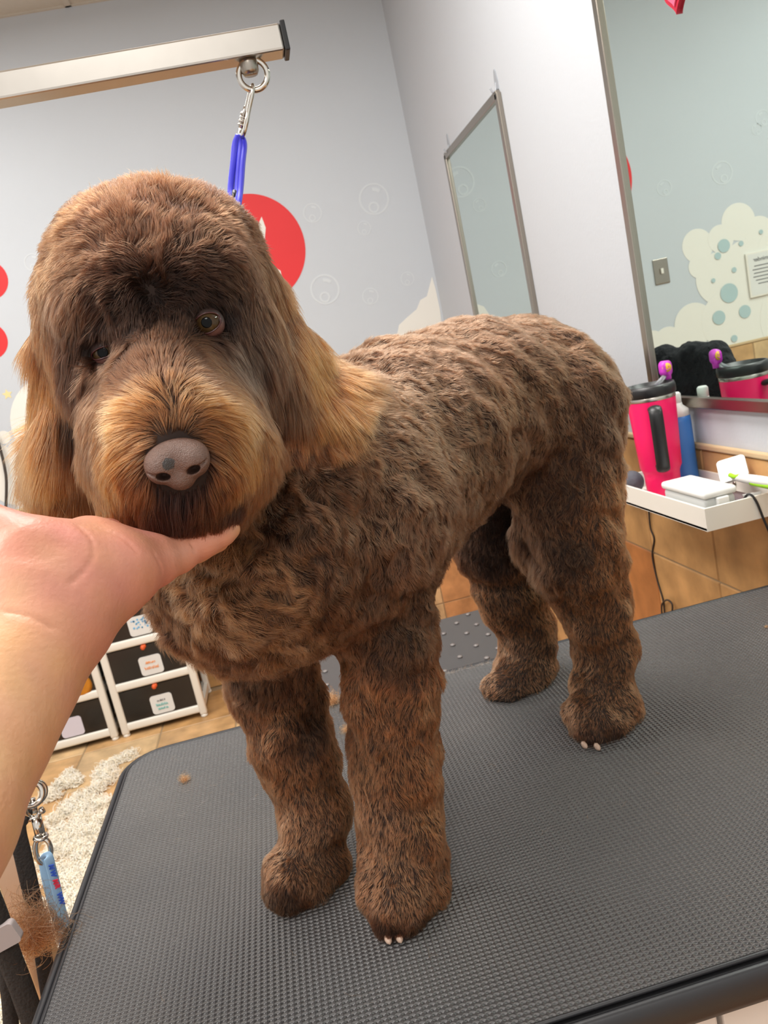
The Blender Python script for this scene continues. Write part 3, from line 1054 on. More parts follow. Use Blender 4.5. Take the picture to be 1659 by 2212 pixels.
# ================================================================== implicit surfaces
def smin(a, b, k):
    h = np.clip(.5 + .5 * (b - a) / k, 0, 1)
    return b * (1 - h) + a * h - k * h * (1 - h)


class Field:
    def __init__(s, lo, hi, res):
        s.lo = np.array(lo, float)
        s.res = res
        s.n = np.ceil((np.array(hi) - s.lo) / res).astype(int) + 1
        s.D = np.full(tuple(s.n), .06, np.float32)

    def block(s, lo, hi, pad):
        i0 = np.clip(np.floor((np.array(lo) - pad - s.lo) / s.res).astype(int), 0, s.n - 1)
        i1 = np.clip(np.ceil((np.array(hi) + pad - s.lo) / s.res).astype(int) + 1, 1, s.n)
        g = [s.lo[k] + s.res * np.arange(i0[k], i1[k], dtype=np.float32) for k in range(3)]
        X = np.stack(np.meshgrid(*g, indexing='ij'), -1)
        return tuple(slice(a, b) for a, b in zip(i0, i1)), X

    def put(s, sl, d, k, sub=False):
        A = s.D[sl]
        if sub:
            s.D[sl] = -smin(-A, d, k)
        else:
            s.D[sl] = smin(A, d.astype(np.float32), k)

    def cone(s, a, b, ra, rb, k=.02, sub=False):
        a, b = np.array(a, float), np.array(b, float)
        m = max(ra, rb) + .06
        sl, X = s.block(np.minimum(a, b), np.maximum(a, b), m)
        ab = b - a
        t = np.clip(((X - a) @ ab) / (ab @ ab + 1e-12), 0, 1)
        d = np.linalg.norm(X - a - t[..., None] * ab, axis=-1) - (ra + (rb - ra) * t)
        s.put(sl, d, k, sub)

    def chain(s, pts, rs, k=.02, sub=False):
        for i in range(len(pts) - 1):
            s.cone(pts[i], pts[i + 1], rs[i], rs[i + 1], k, sub)

    def ell(s, c, r, k=.02, R=None, sub=False):
        c, r = np.array(c, float), np.array(r, float)
        m = max(r) + .05
        sl, X = s.block(c, c, m)
        Q = X - c
        if R is not None:
            Q = Q @ np.array(R)          # columns of R are the ellipsoid axes
        q = Q / r
        k0 = np.linalg.norm(q, axis=-1)
        k1 = np.linalg.norm(q / r, axis=-1) + 1e-9
        s.put(sl, k0 * (k0 - 1) / k1, k, sub)

    def sample(s, p):
        p = (np.asarray(p, float) - s.lo) / s.res
        i = np.clip(np.floor(p).astype(int), 0, s.n - 2)
        f = np.clip(p - i, 0, 1)
        out = 0
        for dx in (0, 1):
            for dy in (0, 1):
                for dz in (0, 1):
                    w_ = (f[..., 0] if dx else 1 - f[..., 0]) * (f[..., 1] if dy else 1 - f[..., 1]) * (f[..., 2] if dz else 1 - f[..., 2])
                    out = out + w_ * s.D[i[..., 0] + dx, i[..., 1] + dy, i[..., 2] + dz]
        return out

    def grad(s, p):
        e = s.res
        g = np.stack([s.sample(p + d) - s.sample(p - d) for d in np.eye(3) * e], -1)
        return g / (np.linalg.norm(g, axis=-1, keepdims=True) + 1e-9)

    def mesh(s):
        """surface nets"""
        D = s.D
        ins = D < 0
        n = D.shape
        cs = np.zeros(tuple(k - 1 for k in n), np.int8)
        for dx in (0, 1):
            for dy in (0, 1):
                for dz in (0, 1):
                    cs += ins[dx:n[0] - 1 + dx, dy:n[1] - 1 + dy, dz:n[2] - 1 + dz]
        act = (cs > 0) & (cs < 8)
        idx = -np.ones(act.shape, np.int64)
        cells = np.argwhere(act)
        idx[act] = np.arange(len(cells))
        acc = np.zeros((len(cells), 3))
        cnt = np.zeros(len(cells))
        cor = [(x, y, z) for x in (0, 1) for y in (0, 1) for z in (0, 1)]
        for a in cor:
            for ax_ in range(3):
                if a[ax_]:
                    continue
                b_ = list(a)
                b_[ax_] = 1
                da = D[cells[:, 0] + a[0], cells[:, 1] + a[1], cells[:, 2] + a[2]]
                db = D[cells[:, 0] + b_[0], cells[:, 1] + b_[1], cells[:, 2] + b_[2]]
                m = (da < 0) != (db < 0)
                t = np.where(m, da / (da - db + 1e-12), 0)
                q = np.tile(np.array(a, float), (len(cells), 1))
                q[:, ax_] = t
                acc += q * m[:, None]
                cnt += m
        V = s.lo + s.res * (cells + acc / cnt[:, None])
        F = []
        for ax_ in range(3):
            u, v = (ax_ + 1) % 3, (ax_ + 2) % 3
            sl0 = [slice(1, -1)] * 3
            sl1 = [slice(1, -1)] * 3
            sl0[ax_] = slice(0, n[ax_] - 1)
            sl1[ax_] = slice(1, n[ax_])
            a_, b_ = ins[tuple(sl0)], ins[tuple(sl1)]
            for flip, m in ((False, a_ & ~b_), (True, ~a_ & b_)):
                e = np.argwhere(m)
                off = np.ones(3, int)
                off[ax_] = 0
                e = e + off
                du = np.zeros(3, int)
                du[u] = 1
                dv = np.zeros(3, int)
                dv[v] = 1
                q = [idx[tuple((e - k).T)] for k in (0 * du, du, du + dv, dv)]
                q = np.stack(q, 1)
                F.append(q[:, ::-1] if flip else q)
        F = np.concatenate(F)
        F = F[(F >= 0).all(1)]
        return V, F


def np_mesh(name, V, F, m, parent=None, cols=None):
    me = bpy.data.meshes.new(name)
    me.vertices.add(len(V))
    me.vertices.foreach_set('co', np.asarray(V, np.float32).ravel())
    me.loops.add(F.size)
    me.loops.foreach_set('vertex_index', F.astype(np.int32).ravel())
    me.polygons.add(len(F))
    me.polygons.foreach_set('loop_start', np.arange(0, F.size, F.shape[1], dtype=np.int32))
    me.polygons.foreach_set('use_smooth', np.ones(len(F), bool))
    me.update(calc_edges=True)
    if cols is not None:
        a = me.attributes.new('col', 'FLOAT_COLOR', 'POINT')
        a.data.foreach_set('color', np.concatenate([cols, np.ones((len(cols), 1))], 1).astype(np.float32).ravel())
    me.materials.append(m)
    o = bpy.data.objects.new(name, me)
    COL.objects.link(o)
    if parent is not None:
        o.parent = parent
        o.matrix_parent_inverse = parent.matrix_world.inverted()
    return o


RNG = np.random.default_rng(11)
_lat = RNG.uniform(-1, 1, (32, 32, 32, 3)).astype(np.float32)


def vnoise(p, scale):
    """smooth vector noise in [-1, 1]^3"""
    q = np.asarray(p) / scale
    i = np.floor(q).astype(int)
    f = q - i
    f = f * f * (3 - 2 * f)
    out = 0
    for dx in (0, 1):
        for dy in (0, 1):
            for dz in (0, 1):
                w_ = (f[:, 0] if dx else 1 - f[:, 0]) * (f[:, 1] if dy else 1 - f[:, 1]) * (f[:, 2] if dz else 1 - f[:, 2])
                out = out + w_[:, None] * _lat[(i[:, 0] + dx) % 32, (i[:, 1] + dy) % 32, (i[:, 2] + dz) % 32]
    return out


def nrm(v):
    return v / (np.linalg.norm(v, axis=-1, keepdims=True) + 1e-9)


# ------------------------------------------------------------------ the dog: body field
F = Field((-.26, .42, .785), (.50, 1.20, 1.50), .0042)
FURH = .008


def node(u, v, y, rpx, fur=FURH):
    p = P(u, v, y)
    return p, max(.004, rpx * mpx(p) - fur)


def limb(nodes, k=.02, fur=.0062):
    q = [node(*n_, fur) for n_ in nodes]
    F.chain([a for a, _ in q], [b_ for _, b_ in q], k)


# trunk
tor = [((-.025, .675, 1.155), .085), ((.040, .745, 1.175), .103), ((.130, .835, 1.198), .102), ((.225, .920, 1.212), .095), ((.300, .975, 1.200), .103)]
F.chain([np.array(a) for a, _ in tor], [b_ for _, b_ in tor], .03)
F.ell((.03, .740, 1.145), (.092, .100, .090), .04)
F.ell((-.045, .665, 1.155), (.070, .065, .080), .04)
F.ell((.325, .985, 1.165), (.080, .080, .115), .04)
# neck
F.chain([np.array([.005, .725, 1.22]), np.array([-.05, .675, 1.30]), np.array([-.055, .66, 1.37])], [.085, .068, .06], .04)
# fore legs (near, far)
limb([(790, 1230, .725, 135), (835, 1380, .715, 112), (848, 1520, .71, 100), (856, 1660, .70, 98), (868, 1800, .685, 94), (870, 1890, .672, 96)], .022)
limb([(868, 1905, .668, 92), (856, 1945, .648, 84)], .015)
limb([(925, 1850, .678, 48), (935, 1895, .668, 48)], .01)
limb([(918, 1915, .665, 58), (905, 1950, .652, 52)], .012)
for q in ((800, 1950, .652, 40), (842, 1985, .637, 42), (895, 1980, .640, 40), (940, 1945, .655, 36)):    # toes
    limb([(q[0] + 6, q[1] - 40, q[2] + .012, q[3]), q], .005)
for q in ((1250, 1562, .876, 34), (1285, 1575, .868, 35), (1325, 1568, .872, 34), (1352, 1545, .885, 30), (585, 1915, .722, 36), (628, 1928, .712, 38), (680, 1925, .715, 36),
          (1070, 1500, 1.035, 28), (1100, 1512, 1.028, 30), (1140, 1508, 1.032, 28)):
    limb([(q[0] + 4, q[1] - 22, q[2] + .010, q[3]), q], .005)
limb([(575, 1300, .765, 125), (590, 1470, .775, 98), (632, 1605, .768, 92), (680, 1750, .755, 80), (670, 1850, .742, 84)], .022)
limb([(668, 1870, .742, 84), (632, 1895, .718, 72)], .015)
# shoulder of the far side
F.ell((-.070, .710, 1.14), (.065, .07, .085), .04)
# hind legs (near, far)
limb([(1205, 880, .94, 150), (1222, 1060, .93, 118), (1245, 1200, .925, 103), (1285, 1310, .935, 80), (1308, 1400, .935, 68), (1302, 1490, .915, 68), (1300, 1540, .895, 76)], .022)
limb([(1302, 1540, .892, 80), (1290, 1560, .872, 68)], .015)
limb([(1060, 1030, 1.05, 115), (1066, 1160, 1.06, 96), (1105, 1285, 1.068, 76), (1140, 1370, 1.078, 63), (1140, 1430, 1.072, 60), (1128, 1465, 1.06, 66)], .022)
limb([(1125, 1470, 1.055, 66), (1098, 1492, 1.035, 56)], .015)
F.cone(P(1130, 1150, .945), P(1133, 1215, .945), .012, .008, .015)     # tuft under the flank
# tail carried low behind the rump
limb([(1275, 800, 1.06, 40), (1310, 920, 1.08, 26), (1318, 1000, 1.08, 20), (1330, 1050, 1.08, 14)], .02, .004)
# head
hs_ = [('sk', (325, 640, .655), (.066, .078, .066)), ('sk2', (290, 562, .66), (.058, .062, .043)), ('sk3', (405, 555, .66), (.052, .058, .043))]
for _, c, r in hs_:
    F.ell(P(*c), r, .03)
F.ell(P(335, 610, .605), (.066, .038, .030), .02)                 # overhanging brow
F.chain([P(345, 740, .615), P(380, 900, .545)], [.040, .034], .02)  # bridge
F.ell(P(388, 990, .560), (.050, .056, .046), .022)                # muzzle
F.ell(P(310, 970, .59), (.038, .045, .050), .025)
F.ell(P(468, 955, .59), (.038, .045, .050), .025)
F.ell(P(385, 1070, .565), (.044, .043, .033), .02)                # chin
F.ell(P(245, 770, .635), (.038, .05, .05), .03)                  # cheeks
F.ell(P(465, 745, .635), (.040, .05, .05), .03)
for c in ((450, 697, .5765), (228, 757, .578)):                    # eye sockets
    F.ell(P(*c), (.0125, .016, .0100), .006, sub=True)
F.ell(P(387, 1003, .497), (.019, .012, .015), .006, sub=True)
F.ell(P(175, 1010, .68), (.035, .035, .045), .02)                 # ruff under the left ear
F.ell(P(150, 680, .665), (.014, .03, .03), .02)
# ear leathers
F.chain([P(545, 620, .675), P(595, 750, .680), P(640, 880, .685)], [.016, .018, .016], .02)
F.chain([P(560, 640, .69), P(635, 770, .70), P(690, 875, .70)], [.013, .013, .011], .02)
F.chain([P(165, 610, .675), P(160, 760, .665), P(145, 930, .645)], [.014, .015, .013], .02)
F.chain([P(150, 760, .66), P(140, 960, .64)], [.018, .016], .02)
# gentle unevenness of the clipped coat
gx, gy, gz = [F.lo[k] + F.res * np.arange(F.n[k]) for k in range(3)]
hm_ = 1 - .65 * (np.clip((gz - 1.18) / .05, 0, 1)[None, None, :] * np.clip((.74 - gy) / .05, 0, 1)[None, :, None])
for q in range(16):
    kv_ = RNG.normal(0, 1, 3)
    kv_ = kv_ / np.linalg.norm(kv_) * 2 * math.pi / RNG.uniform(.028, .060)
    ph_ = RNG.uniform(0, 6.28)
    ez_ = np.exp(1j * kv_[0] * gx)[:, None, None] * np.exp(1j * kv_[1] * gy)[None, :, None] * np.exp(1j * (kv_[2] * gz + ph_))[None, None, :]
    F.D += (ez_.real * .00065 * hm_).astype(np.float32)
# flat soles on the table
sl, X = F.block(F.lo, F.lo + F.n * F.res, 0)
F.D = np.maximum(F.D, (.8015 - X[..., 2]).astype(np.float32))
del X

dog = thing('dog', 'dark brown curly-coated dog with golden muzzle and ears standing on the black table', 'dog', (.13, .84, .80))
V, Q = F.mesh()
for _ in range(2):
    V = V - F.sample(V)[:, None] * F.grad(V) * .8
V[:, 2] = np.maximum(V[:, 2], .8012)
body_mat = mat('dog_skin', (36, 23, 17), .95)
np_mesh('body', V, Q, body_mat, dog)


def hit(u, v, maxd=1.6):
    """first point of the dog met by the line of sight (u, v)"""
    d = ray(u, v)
    d = d / np.linalg.norm(d)
    t = .38
    for _ in range(200):
        p = EYE + d * t
        if (p < F.lo).any() or (p > F.lo + F.res * (F.n - 1)).any():
            t += .01
            if t > maxd:
                return None
            continue
        s_ = float(F.sample(p[None])[0])
        if s_ < .0006:
            return p
        t += max(s_ * .7, .0005)
        if t > maxd:
            return None
    return None

# ------------------------------------------------------------------ coat
# guide hairs: where they grow (seen in the photo), which way they lie (dx, dy), length mm, lift off the skin, curl, root colour, tip colour
DK, CH_, MID = (52, 32, 22), (86, 52, 34), (124, 80, 52)
GB, GB2 = (160, 114, 82), (134, 92, 66)
LR = (122, 72, 44)
CT = (184, 130, 88)
CR, CR2 = (116, 74, 44), (90, 56, 35)
GO, GO2, GL = (198, 116, 56), (158, 92, 50), (234, 152, 92)
BROW_SHADE = (36, 22, 17)  # near-black: shade under the brow and round the eyes, put into the colour
RD, LEG, FT = (56, 28, 22), (212, 120, 70), (255, 148, 96)
ASH = (110, 86, 70)
G = [
    # crown: short, standing, brushed up and outwards
    (330, 400, 0, -10, 17, .75, .5, CH_, CR), (230, 420, -5, -10, 17, .75, .5, CH_, CR), (440, 420, 5, -10, 17, .75, .5, CH_, CR2),
    (130, 500, -10, -4, 15, .7, .5, CH_, CR), (520, 480, 10, -5, 15, .7, .5, CH_, CR2), (330, 480, 2, -10, 17, .7, .6, CH_, CR2),
    (250, 520, -4, -8, 17, .7, .6, CH_, CR2), (420, 520, 5, -7, 16, .7, .6, DK, CR2), (500, 560, 8, 4, 15, .6, .5, DK, CH_),
    (180, 560, -8, 3, 15, .6, .5, CH_, CR2), (110, 600, -5, 10, 14, .6, .4, CH_, CR), (150, 660, -3, 10, 16, .5, .4, CH_, CR2),
    (545, 600, 6, 10, 14, .5, .4, BROW_SHADE, CH_), (330, 540, 3, -6, 17, .9, .9, CH_, CR2), (330, 610, 1, -8, 15, .9, .9, BROW_SHADE, CH_), (260, 600, -8, -1, 17, .8, .8, BROW_SHADE, CH_), (400, 600, 8, -1, 17, .8, .8, BROW_SHADE, CH_),
    # hair drooping over the lids, flank tuft, tail tip
    (450, 664, 1, 8, 11, .35, .3, BROW_SHADE, BROW_SHADE), (425, 670, 0, 8, 10, .35, .3, BROW_SHADE, BROW_SHADE), (478, 674, 2, 8, 11, .35, .3, BROW_SHADE, BROW_SHADE), (228, 728, 0, 9, 15, .35, .3, BROW_SHADE, DK), (205, 740, -1, 9, 15, .35, .3, BROW_SHADE, DK), (250, 735, 0, 9, 13, .3, .3, BROW_SHADE, DK), (380, 660, 0, -6, 8, .3, .3, BROW_SHADE, DK), (300, 700, -2, 6, 12, .4, .4, BROW_SHADE, DK),
    (1128, 1215, -1, 10, 24, .4, .4, GB2, GB), (1135, 1175, -1, 10, 18, .4, .4, CH_, GB2), (515, 1062, 0, 10, 14, .3, .3, DK, DK), (500, 1040, 2, 10, 18, .3, .3, DK, CH_),
    # brow fringe
    (240, 680, -4, 8, 18, .6, .6, BROW_SHADE, CH_), (345, 632, 6, 3, 15, .9, .9, BROW_SHADE, DK), (315, 636, -6, 3, 15, .9, .9, BROW_SHADE, DK), (330, 660, 0, 8, 15, .6, .6, BROW_SHADE, DK), (400, 640, 2, 7, 15, .6, .6, BROW_SHADE, DK), (450, 635, 5, 6, 15, .6, .6, BROW_SHADE, DK), (520, 690, 3, 10, 16, .4, .3, BROW_SHADE, CH_),
    (170, 740, -2, 10, 18, .4, .3, BROW_SHADE, CH_), (365, 700, 0, -6, 8, .3, .2, BROW_SHADE, CH_),
    # between the eyes and the bridge: fans up and out
    (340, 740, -1, -10, 10, .25, .15, CH_, MID), (300, 780, -5, -8, 12, .25, .15, CH_, GB2), (400, 770, 5, -8, 11, .25, .15, CH_, GB2), (300, 830, -8, -4, 14, .2, .1, CH_, GB2), (430, 825, 8, -3, 14, .2, .1, CH_, GB2),
    (360, 820, 0, -10, 12, .2, .1, CH_, GB2), (450, 780, 8, 2, 14, .2, .1, CH_, MID), (500, 760, 8, 8, 20, .2, .1, CH_, ASH), (225, 800, -6, 5, 14, .2, .1, CH_, GB2),
    # cheeks
    (520, 760, 4, 10, 26, .12, .1, DK, ASH), (535, 850, 4, 11, 24, .12, .12, CH_, MID), (565, 950, 2, 10, 18, .25, .3, CH_, GO2), (550, 1040, -2, 10, 18, .25, .4, CH_, GO2),
    (215, 850, -3, 11, 24, .12, .12, CH_, MID), (205, 950, -2, 11, 20, .15, .15, CH_, MID), (220, 1050, 1, 10, 20, .2, .2, CH_, GO2), (245, 920, -5, 9, 22, .2, .15, CH_, GO2),
    # golden moustache sweeping sideways then down
    (355, 880, -9, -2, 22, .22, .15, MID, GL), (300, 880, -10, 1, 28, .22, .15, GO2, GL), (250, 930, -8, 8, 24, .22, .15, GO2, GL), (400, 870, 9, -2, 22, .22, .15, MID, GL),
    (450, 880, 10, 0, 28, .22, .15, GO2, GL), (510, 910, 8, 8, 24, .22, .15, GO2, GL), (540, 970, 4, 11, 22, .22, .2, GO2, GO), (375, 930, 1, -6, 8, .15, .1, MID, GO2),
    (290, 960, -8, 9, 26, .2, .15, GO2, GO), (240, 1000, -3, 11, 24, .22, .2, GO2, GO), (480, 960, 9, 7, 24, .2, .15, MID, GO), (510, 1030, 5, 11, 26, .2, .2, CH_, GO),
    (230, 1080, -1, 11, 28, .22, .2, CH_, GO), (300, 1020, -5, 11, 24, .2, .2, CH_, GO2), (470, 1010, 6, 8, 18, .18, .15, CH_, GO2), (330, 960, -8, 4, 14, .12, .1, MID, GO2), (445, 945, 8, 3, 14, .12, .1, MID, GO2),
    # beard
    (300, 1090, -2, 10, 30, .3, .25, RD, CH_), (350, 1070, 0, 10, 28, .3, .25, RD, RD), (400, 1080, 1, 10, 28, .3, .25, RD, RD), (460, 1070, 3, 10, 28, .3, .25, RD, CH_),
    (380, 1120, 0, 10, 22, .3, .25, RD, CH_), (300, 1130, -1, 10, 22, .3, .25, RD, CH_), (450, 1120, 1, 10, 22, .3, .25, RD, CH_), (520, 1080, 1, 10, 16, .3, .2, DK, RD), (250, 1120, 0, 10, 20, .3, .2, CH_, GO2),
    # ear on the right
    (575, 620, 6, 10, 26, .15, .15, DK, MID), (600, 690, 6, 10, 40, .12, .12, DK, MID), (635, 720, 6, 10, 40, .15, .12, MID, GO), (590, 760, 3, 11, 46, .10, .12, DK, CH_),
    (630, 820, 4, 11, 48, .10, .12, DK, MID), (675, 800, 4, 11, 40, .14, .12, GO2, GO), (670, 880, 3, 12, 46, .10, .12, MID, GO), (700, 870, 2, 12, 40, .12, .12, GO2, GL),
    (600, 860, 2, 11, 40, .12, .12, DK, CH_), (640, 930, 2, 11, 30, .12, .2, CH_, LEG), (605, 650, 6, 10, 28, .2, .1, CH_, GO2),
    # ear on the left
    (125, 640, -2, 11, 22, .15, .15, CH_, GB2), (112, 740, -2, 12, 40, .15, .12, DK, GO2), (158, 780, -1, 12, 48, .10, .12, DK, CH_), (112, 830, -2, 12, 46, .12, .12, GO2, GO),
    (105, 930, -5, 11, 56, .15, .12, GO2, GL), (152, 900, -1, 12, 52, .10, .12, DK, MID), (165, 960, 1, 12, 44, .10, .12, CH_, MID), (125, 970, -4, 12, 50, .12, .12, GO2, GO),
    # neck and chest curls
    (650, 1000, 2, 9, 18, .5, 1.0, DK, MID), (720, 1020, 6, 8, 16, .5, .8, DK, MID), (650, 1080, 4, 9, 18, .5, 1.1, DK, MID), (600, 1140, -3, 9, 18, .5, 1.1, DK, MID), (560, 1200, 3, 9, 18, .5, 1.2, CH_, CT),
    (480, 1220, -3, 9, 20, .5, 1.2, CH_, CT), (420, 1300, -6, 8, 20, .5, 1.2, CH_, CT), (500, 1330, 4, 8, 18, .5, 1.2, CH_, CT), (360, 1330, -7, 8, 18, .5, 1., DK, MID),
    (600, 1310, 6, 6, 17, .5, 1.2, CH_, CT), (700, 1200, 4, 9, 16, .5, .9, DK, MID), (720, 1320, 3, 9, 15, .5, .9, DK, MID), (520, 1420, -4, 8, 17, .5, 1.1, CH_, MID), (450, 1450, -5, 9, 16, .5, 1., DK, MID),
    (640, 1400, 2, 7, 16, .5, 1., CH_, CT), (560, 1500, -1, 10, 13, .5, .6, DK, MID),
    # shoulder, flank, back, rump
    (820, 1130, 1, 10, 12, .7, .8, CH_, GB), (800, 1250, 1, 10, 10, .5, .7, DK, MID), (860, 1200, 3, 9, 12, .7, .8, CH_, GB2), (880, 1320, 2, 10, 10, .5, .7, DK, MID),
    (830, 930, 9, 4, 11, .75, .7, CH_, GB), (900, 850, 9, 3, 11, .75, .7, CH_, GB), (960, 900, 9, 4, 11, .75, .7, CH_, GB), (900, 1000, 8, 5, 11, .75, .7, CH_, GB), (1000, 800, 9, 3, 11, .75, .7, CH_, GB2), (850, 780, 9, 2, 10, .75, .7, CH_, GB2),
    (1000, 700, 9, 2, 10, .75, .7, CH_, GB2), (1080, 680, 9, 2, 10, .75, .7, CH_, GB2), (1150, 740, 8, 4, 11, .75, .7, CH_, GB2), (1080, 860, 6, 7, 12, .7, .8, CH_, MID), (1040, 960, 5, 8, 12, .7, .8, DK, MID),
    (1180, 850, 5, 8, 12, .7, .8, CH_, MID), (1240, 780, 7, 7, 11, .75, .7, MID, GB2), (1290, 900, 3, 10, 11, .75, .7, CH_, GB2), (970, 1080, 5, 8, 12, .7, .8, CH_, GB2), (920, 1150, 4, 9, 12, .7, .8, CH_, GB2),
    (1230, 950, 2, 10, 10, .5, .7, CH_, MID), (1140, 980, 2, 10, 10, .5, .7, CH_, MID),
    # legs and feet
    (850, 1430, 0, 10, 10, .5, .7, DK, MID), (800, 1500, -1, 10, 10, .5, .6, LR, LEG), (900, 1560, 1, 10, 10, .5, .6, CH_, LEG), (820, 1640, 0, 10, 9, .5, .5, LR, LEG), (900, 1700, 1, 10, 9, .5, .5, LR, LEG), (840, 1780, 0, 10, 8, .5, .5, LR, FT),
    (920, 1820, 1, 10, 8, .5, .5, LR, LEG), (820, 1880, -3, 9, 7, .55, .5, LR, FT), (900, 1900, 3, 9, 7, .55, .5, LR, FT), (850, 1970, -1, 9, 7, .5, .4, LR, FT), (940, 1940, 5, 8, 7, .5, .4, LR, FT),
    (600, 1560, -1, 10, 10, .5, .6, CH_, LEG), (660, 1580, 1, 10, 10, .5, .6, DK, MID), (640, 1680, 0, 10, 9, .5, .5, LR, LEG), (700, 1720, 1, 10, 9, .5, .5, LR, LEG), (650, 1790, -1, 10, 8, .5, .5, LR, FT), (600, 1880, -5, 7, 7, .55, .5, LR, FT), (680, 1900, 1, 9, 7, .55, .5, LR, FT), (740, 1840, 3, 9, 7, .5, .5, CH_, LEG),
    (1220, 1080, 1, 10, 10, .5, .8, CH_, MID), (1290, 1120, 2, 10, 10, .5, .7, LR, LEG), (1240, 1200, 1, 10, 10, .5, .8, DK, MID), (1310, 1230, 3, 9, 9, .5, .6, LR, LEG), (1280, 1320, 1, 10, 9, .5, .6, LR, LEG), (1320, 1400, 1, 10, 8, .5, .5, LR, LEG), (1270, 1430, -1, 10, 8, .5, .5, LR, LEG),
    (1300, 1500, 0, 10, 7, .5, .5, LR, FT), (1260, 1550, -4, 8, 7, .55, .5, LR, FT), (1340, 1550, 4, 8, 7, .55, .5, LR, FT), (1290, 1570, 0, 9, 7, .5, .5, LR, FT),
    (845, 2010, 0, 9, 8, .5, .4, DK, CH_), (790, 1975, -2, 9, 8, .5, .4, DK, MID), (910, 2000, 2, 9, 8, .5, .4, DK, MID), (620, 1945, 0, 9, 8, .5, .4, DK, MID), (590, 1940, 0, 9, 8, .5, .4, DK, MID), (1270, 1590, 0, 9, 8, .5, .4, DK, CH_), (1320, 1585, 0, 9, 8, .5, .4, DK, MID), (1090, 1525, 0, 9, 8, .5, .4, LR, LEG),
    (1060, 1120, 0, 10, 10, .5, .6, DK, CH_), (1050, 1220, 1, 10, 10, .5, .6, DK, CH_), (1090, 1280, 1, 10, 9, .5, .6, CH_, LEG), (1130, 1350, 0, 10, 8, .5, .5, LR, LEG), (1120, 1420, -2, 10, 8, .5, .5, LR, FT), (1080, 1480, -5, 7, 7, .55, .5, LR, FT), (1150, 1490, 2, 9, 7, .55, .5, LR, FT),
]
HR, HT = .42, .62           # hair pigment strength at the root and at the tip
gp, gd, gl_, gc1, gc2, ga_ = [], [], [], [], [], []
for (u, v, du, dv, L_, lift, curl, c1_, c2_) in G:
    p = hit(u, v)
    if p is None:
        print('guide misses', u, v)
        continue
    n_ = F.grad(p[None])[0]
    d = RC @ np.array([du, -dv, 0.])
    d = d - n_ * d.dot(n_)
    d /= np.linalg.norm(d) + 1e-9
    gp.append(p)
    gd.append(d)
    ga_.append((L_ / 1000, lift, curl))
    gc1.append(lin(c1_) * HR)
    gc2.append(lin(c2_) * HT)
# the far side of the dog: guides given in the place itself (position, direction)
for (p, d, L_, lift, curl, c1_, c2_) in (
        ((.10, .98, 1.20), (.6, .5, -.6), 11, .5, .5, CH_, GB2), ((.25, 1.05, 1.20), (.6, .5, -.6), 11, .5, .5, CH_, GB2), ((.0, .86, 1.18), (.5, .4, -.7), 12, .5, .6, CH_, GB2),
        ((-.05, .74, 1.44), (0, .6, .4), 15, .7, .5, CH_, GB), ((-.04, .74, 1.38), (0, .4, -.9), 14, .6, .5, CH_, GB2), ((.40, 1.03, 1.2), (.3, .3, -.9), 11, .5, .5, CH_, GB2),
        ((.05, .73, 1.08), (0, 0, -1), 12, .5, .6, DK, MID), ((.15, .85, 1.09), (.6, .5, -.2), 12, .5, .6, DK, MID), ((-.06, .80, 1.0), (0, 0, -1), 11, .5, .5, DK, MID),
        ((.02, .76, .95), (0, 0, -1), 10, .5, .5, CH_, LEG), ((.33, 1.0, 1.0), (0, 0, -1), 11, .5, .5, CH_, LEG), ((.24, 1.12, 1.0), (0, 0, -1), 11, .5, .5, CH_, LEG),
        (tuple(P(1330, 1050, 1.08)), (.3, 0, -1), 26, .5, .4, GO2, GL), ((-.03, .78, .85), (0, 0, -1), 9, .5, .5, CH_, FT), ((.27, 1.1, .85), (0, 0, -1), 9, .5, .5, CH_, FT)):
    gp.append(np.array(p))
    gd.append(nrm(np.array(d, float)))
    ga_.append((L_ / 1000, lift, curl))
    gc1.append(lin(c1_) * HR)
    gc2.append(lin(c2_) * HT)
gp, gd, ga_, gc1, gc2 = map(np.array, (gp, gd, ga_, gc1, gc2))

# roots spread evenly over the skin, thicker where the photo is closest
tri = np.concatenate([Q[:, [0, 1, 2]], Q[:, [0, 2, 3]]])
A, B, Cc = V[tri[:, 0]], V[tri[:, 1]], V[tri[:, 2]]
ar = np.linalg.norm(np.cross(B - A, Cc - A), axis=1) / 2
ctr = (A + B + Cc) / 3
fn = F.grad(ctr)
toc = nrm(EYE - ctr)
facing = (fn * toc).sum(1)
dist = np.linalg.norm(EYE - ctr, axis=1)
dens = np.where(facing > -.25, 1., .28) * np.clip((.75 / dist) ** 1.6, .45, 1.7)
dens *= np.where(ctr[:, 2] < .806, .0, 1.)
# bare skin round the nose and eyes
eyeR, eyeL, nosec = P(450, 697, .572), P(228, 757, .574), P(387, 1003, .500)
for c, r in ((eyeR, .0088), (eyeL, .0072), (nosec, .0182)):
    dens *= (np.linalg.norm(ctr - c, axis=1) > r)
wgt = ar * dens
BASE = 80e4                                         # hairs per square metre where the density is 1
N = int(wgt.sum() * BASE * FUR)
print('area', ar.sum(), 'hairs', N)
ti = RNG.choice(len(tri), N, p=wgt / wgt.sum())
r1, r2 = np.sqrt(RNG.random(N))[:, None], RNG.random(N)[:, None]
root = A[ti] * (1 - r1) + B[ti] * r1 * (1 - r2) + Cc[ti] * r1 * r2
nn = F.grad(root)

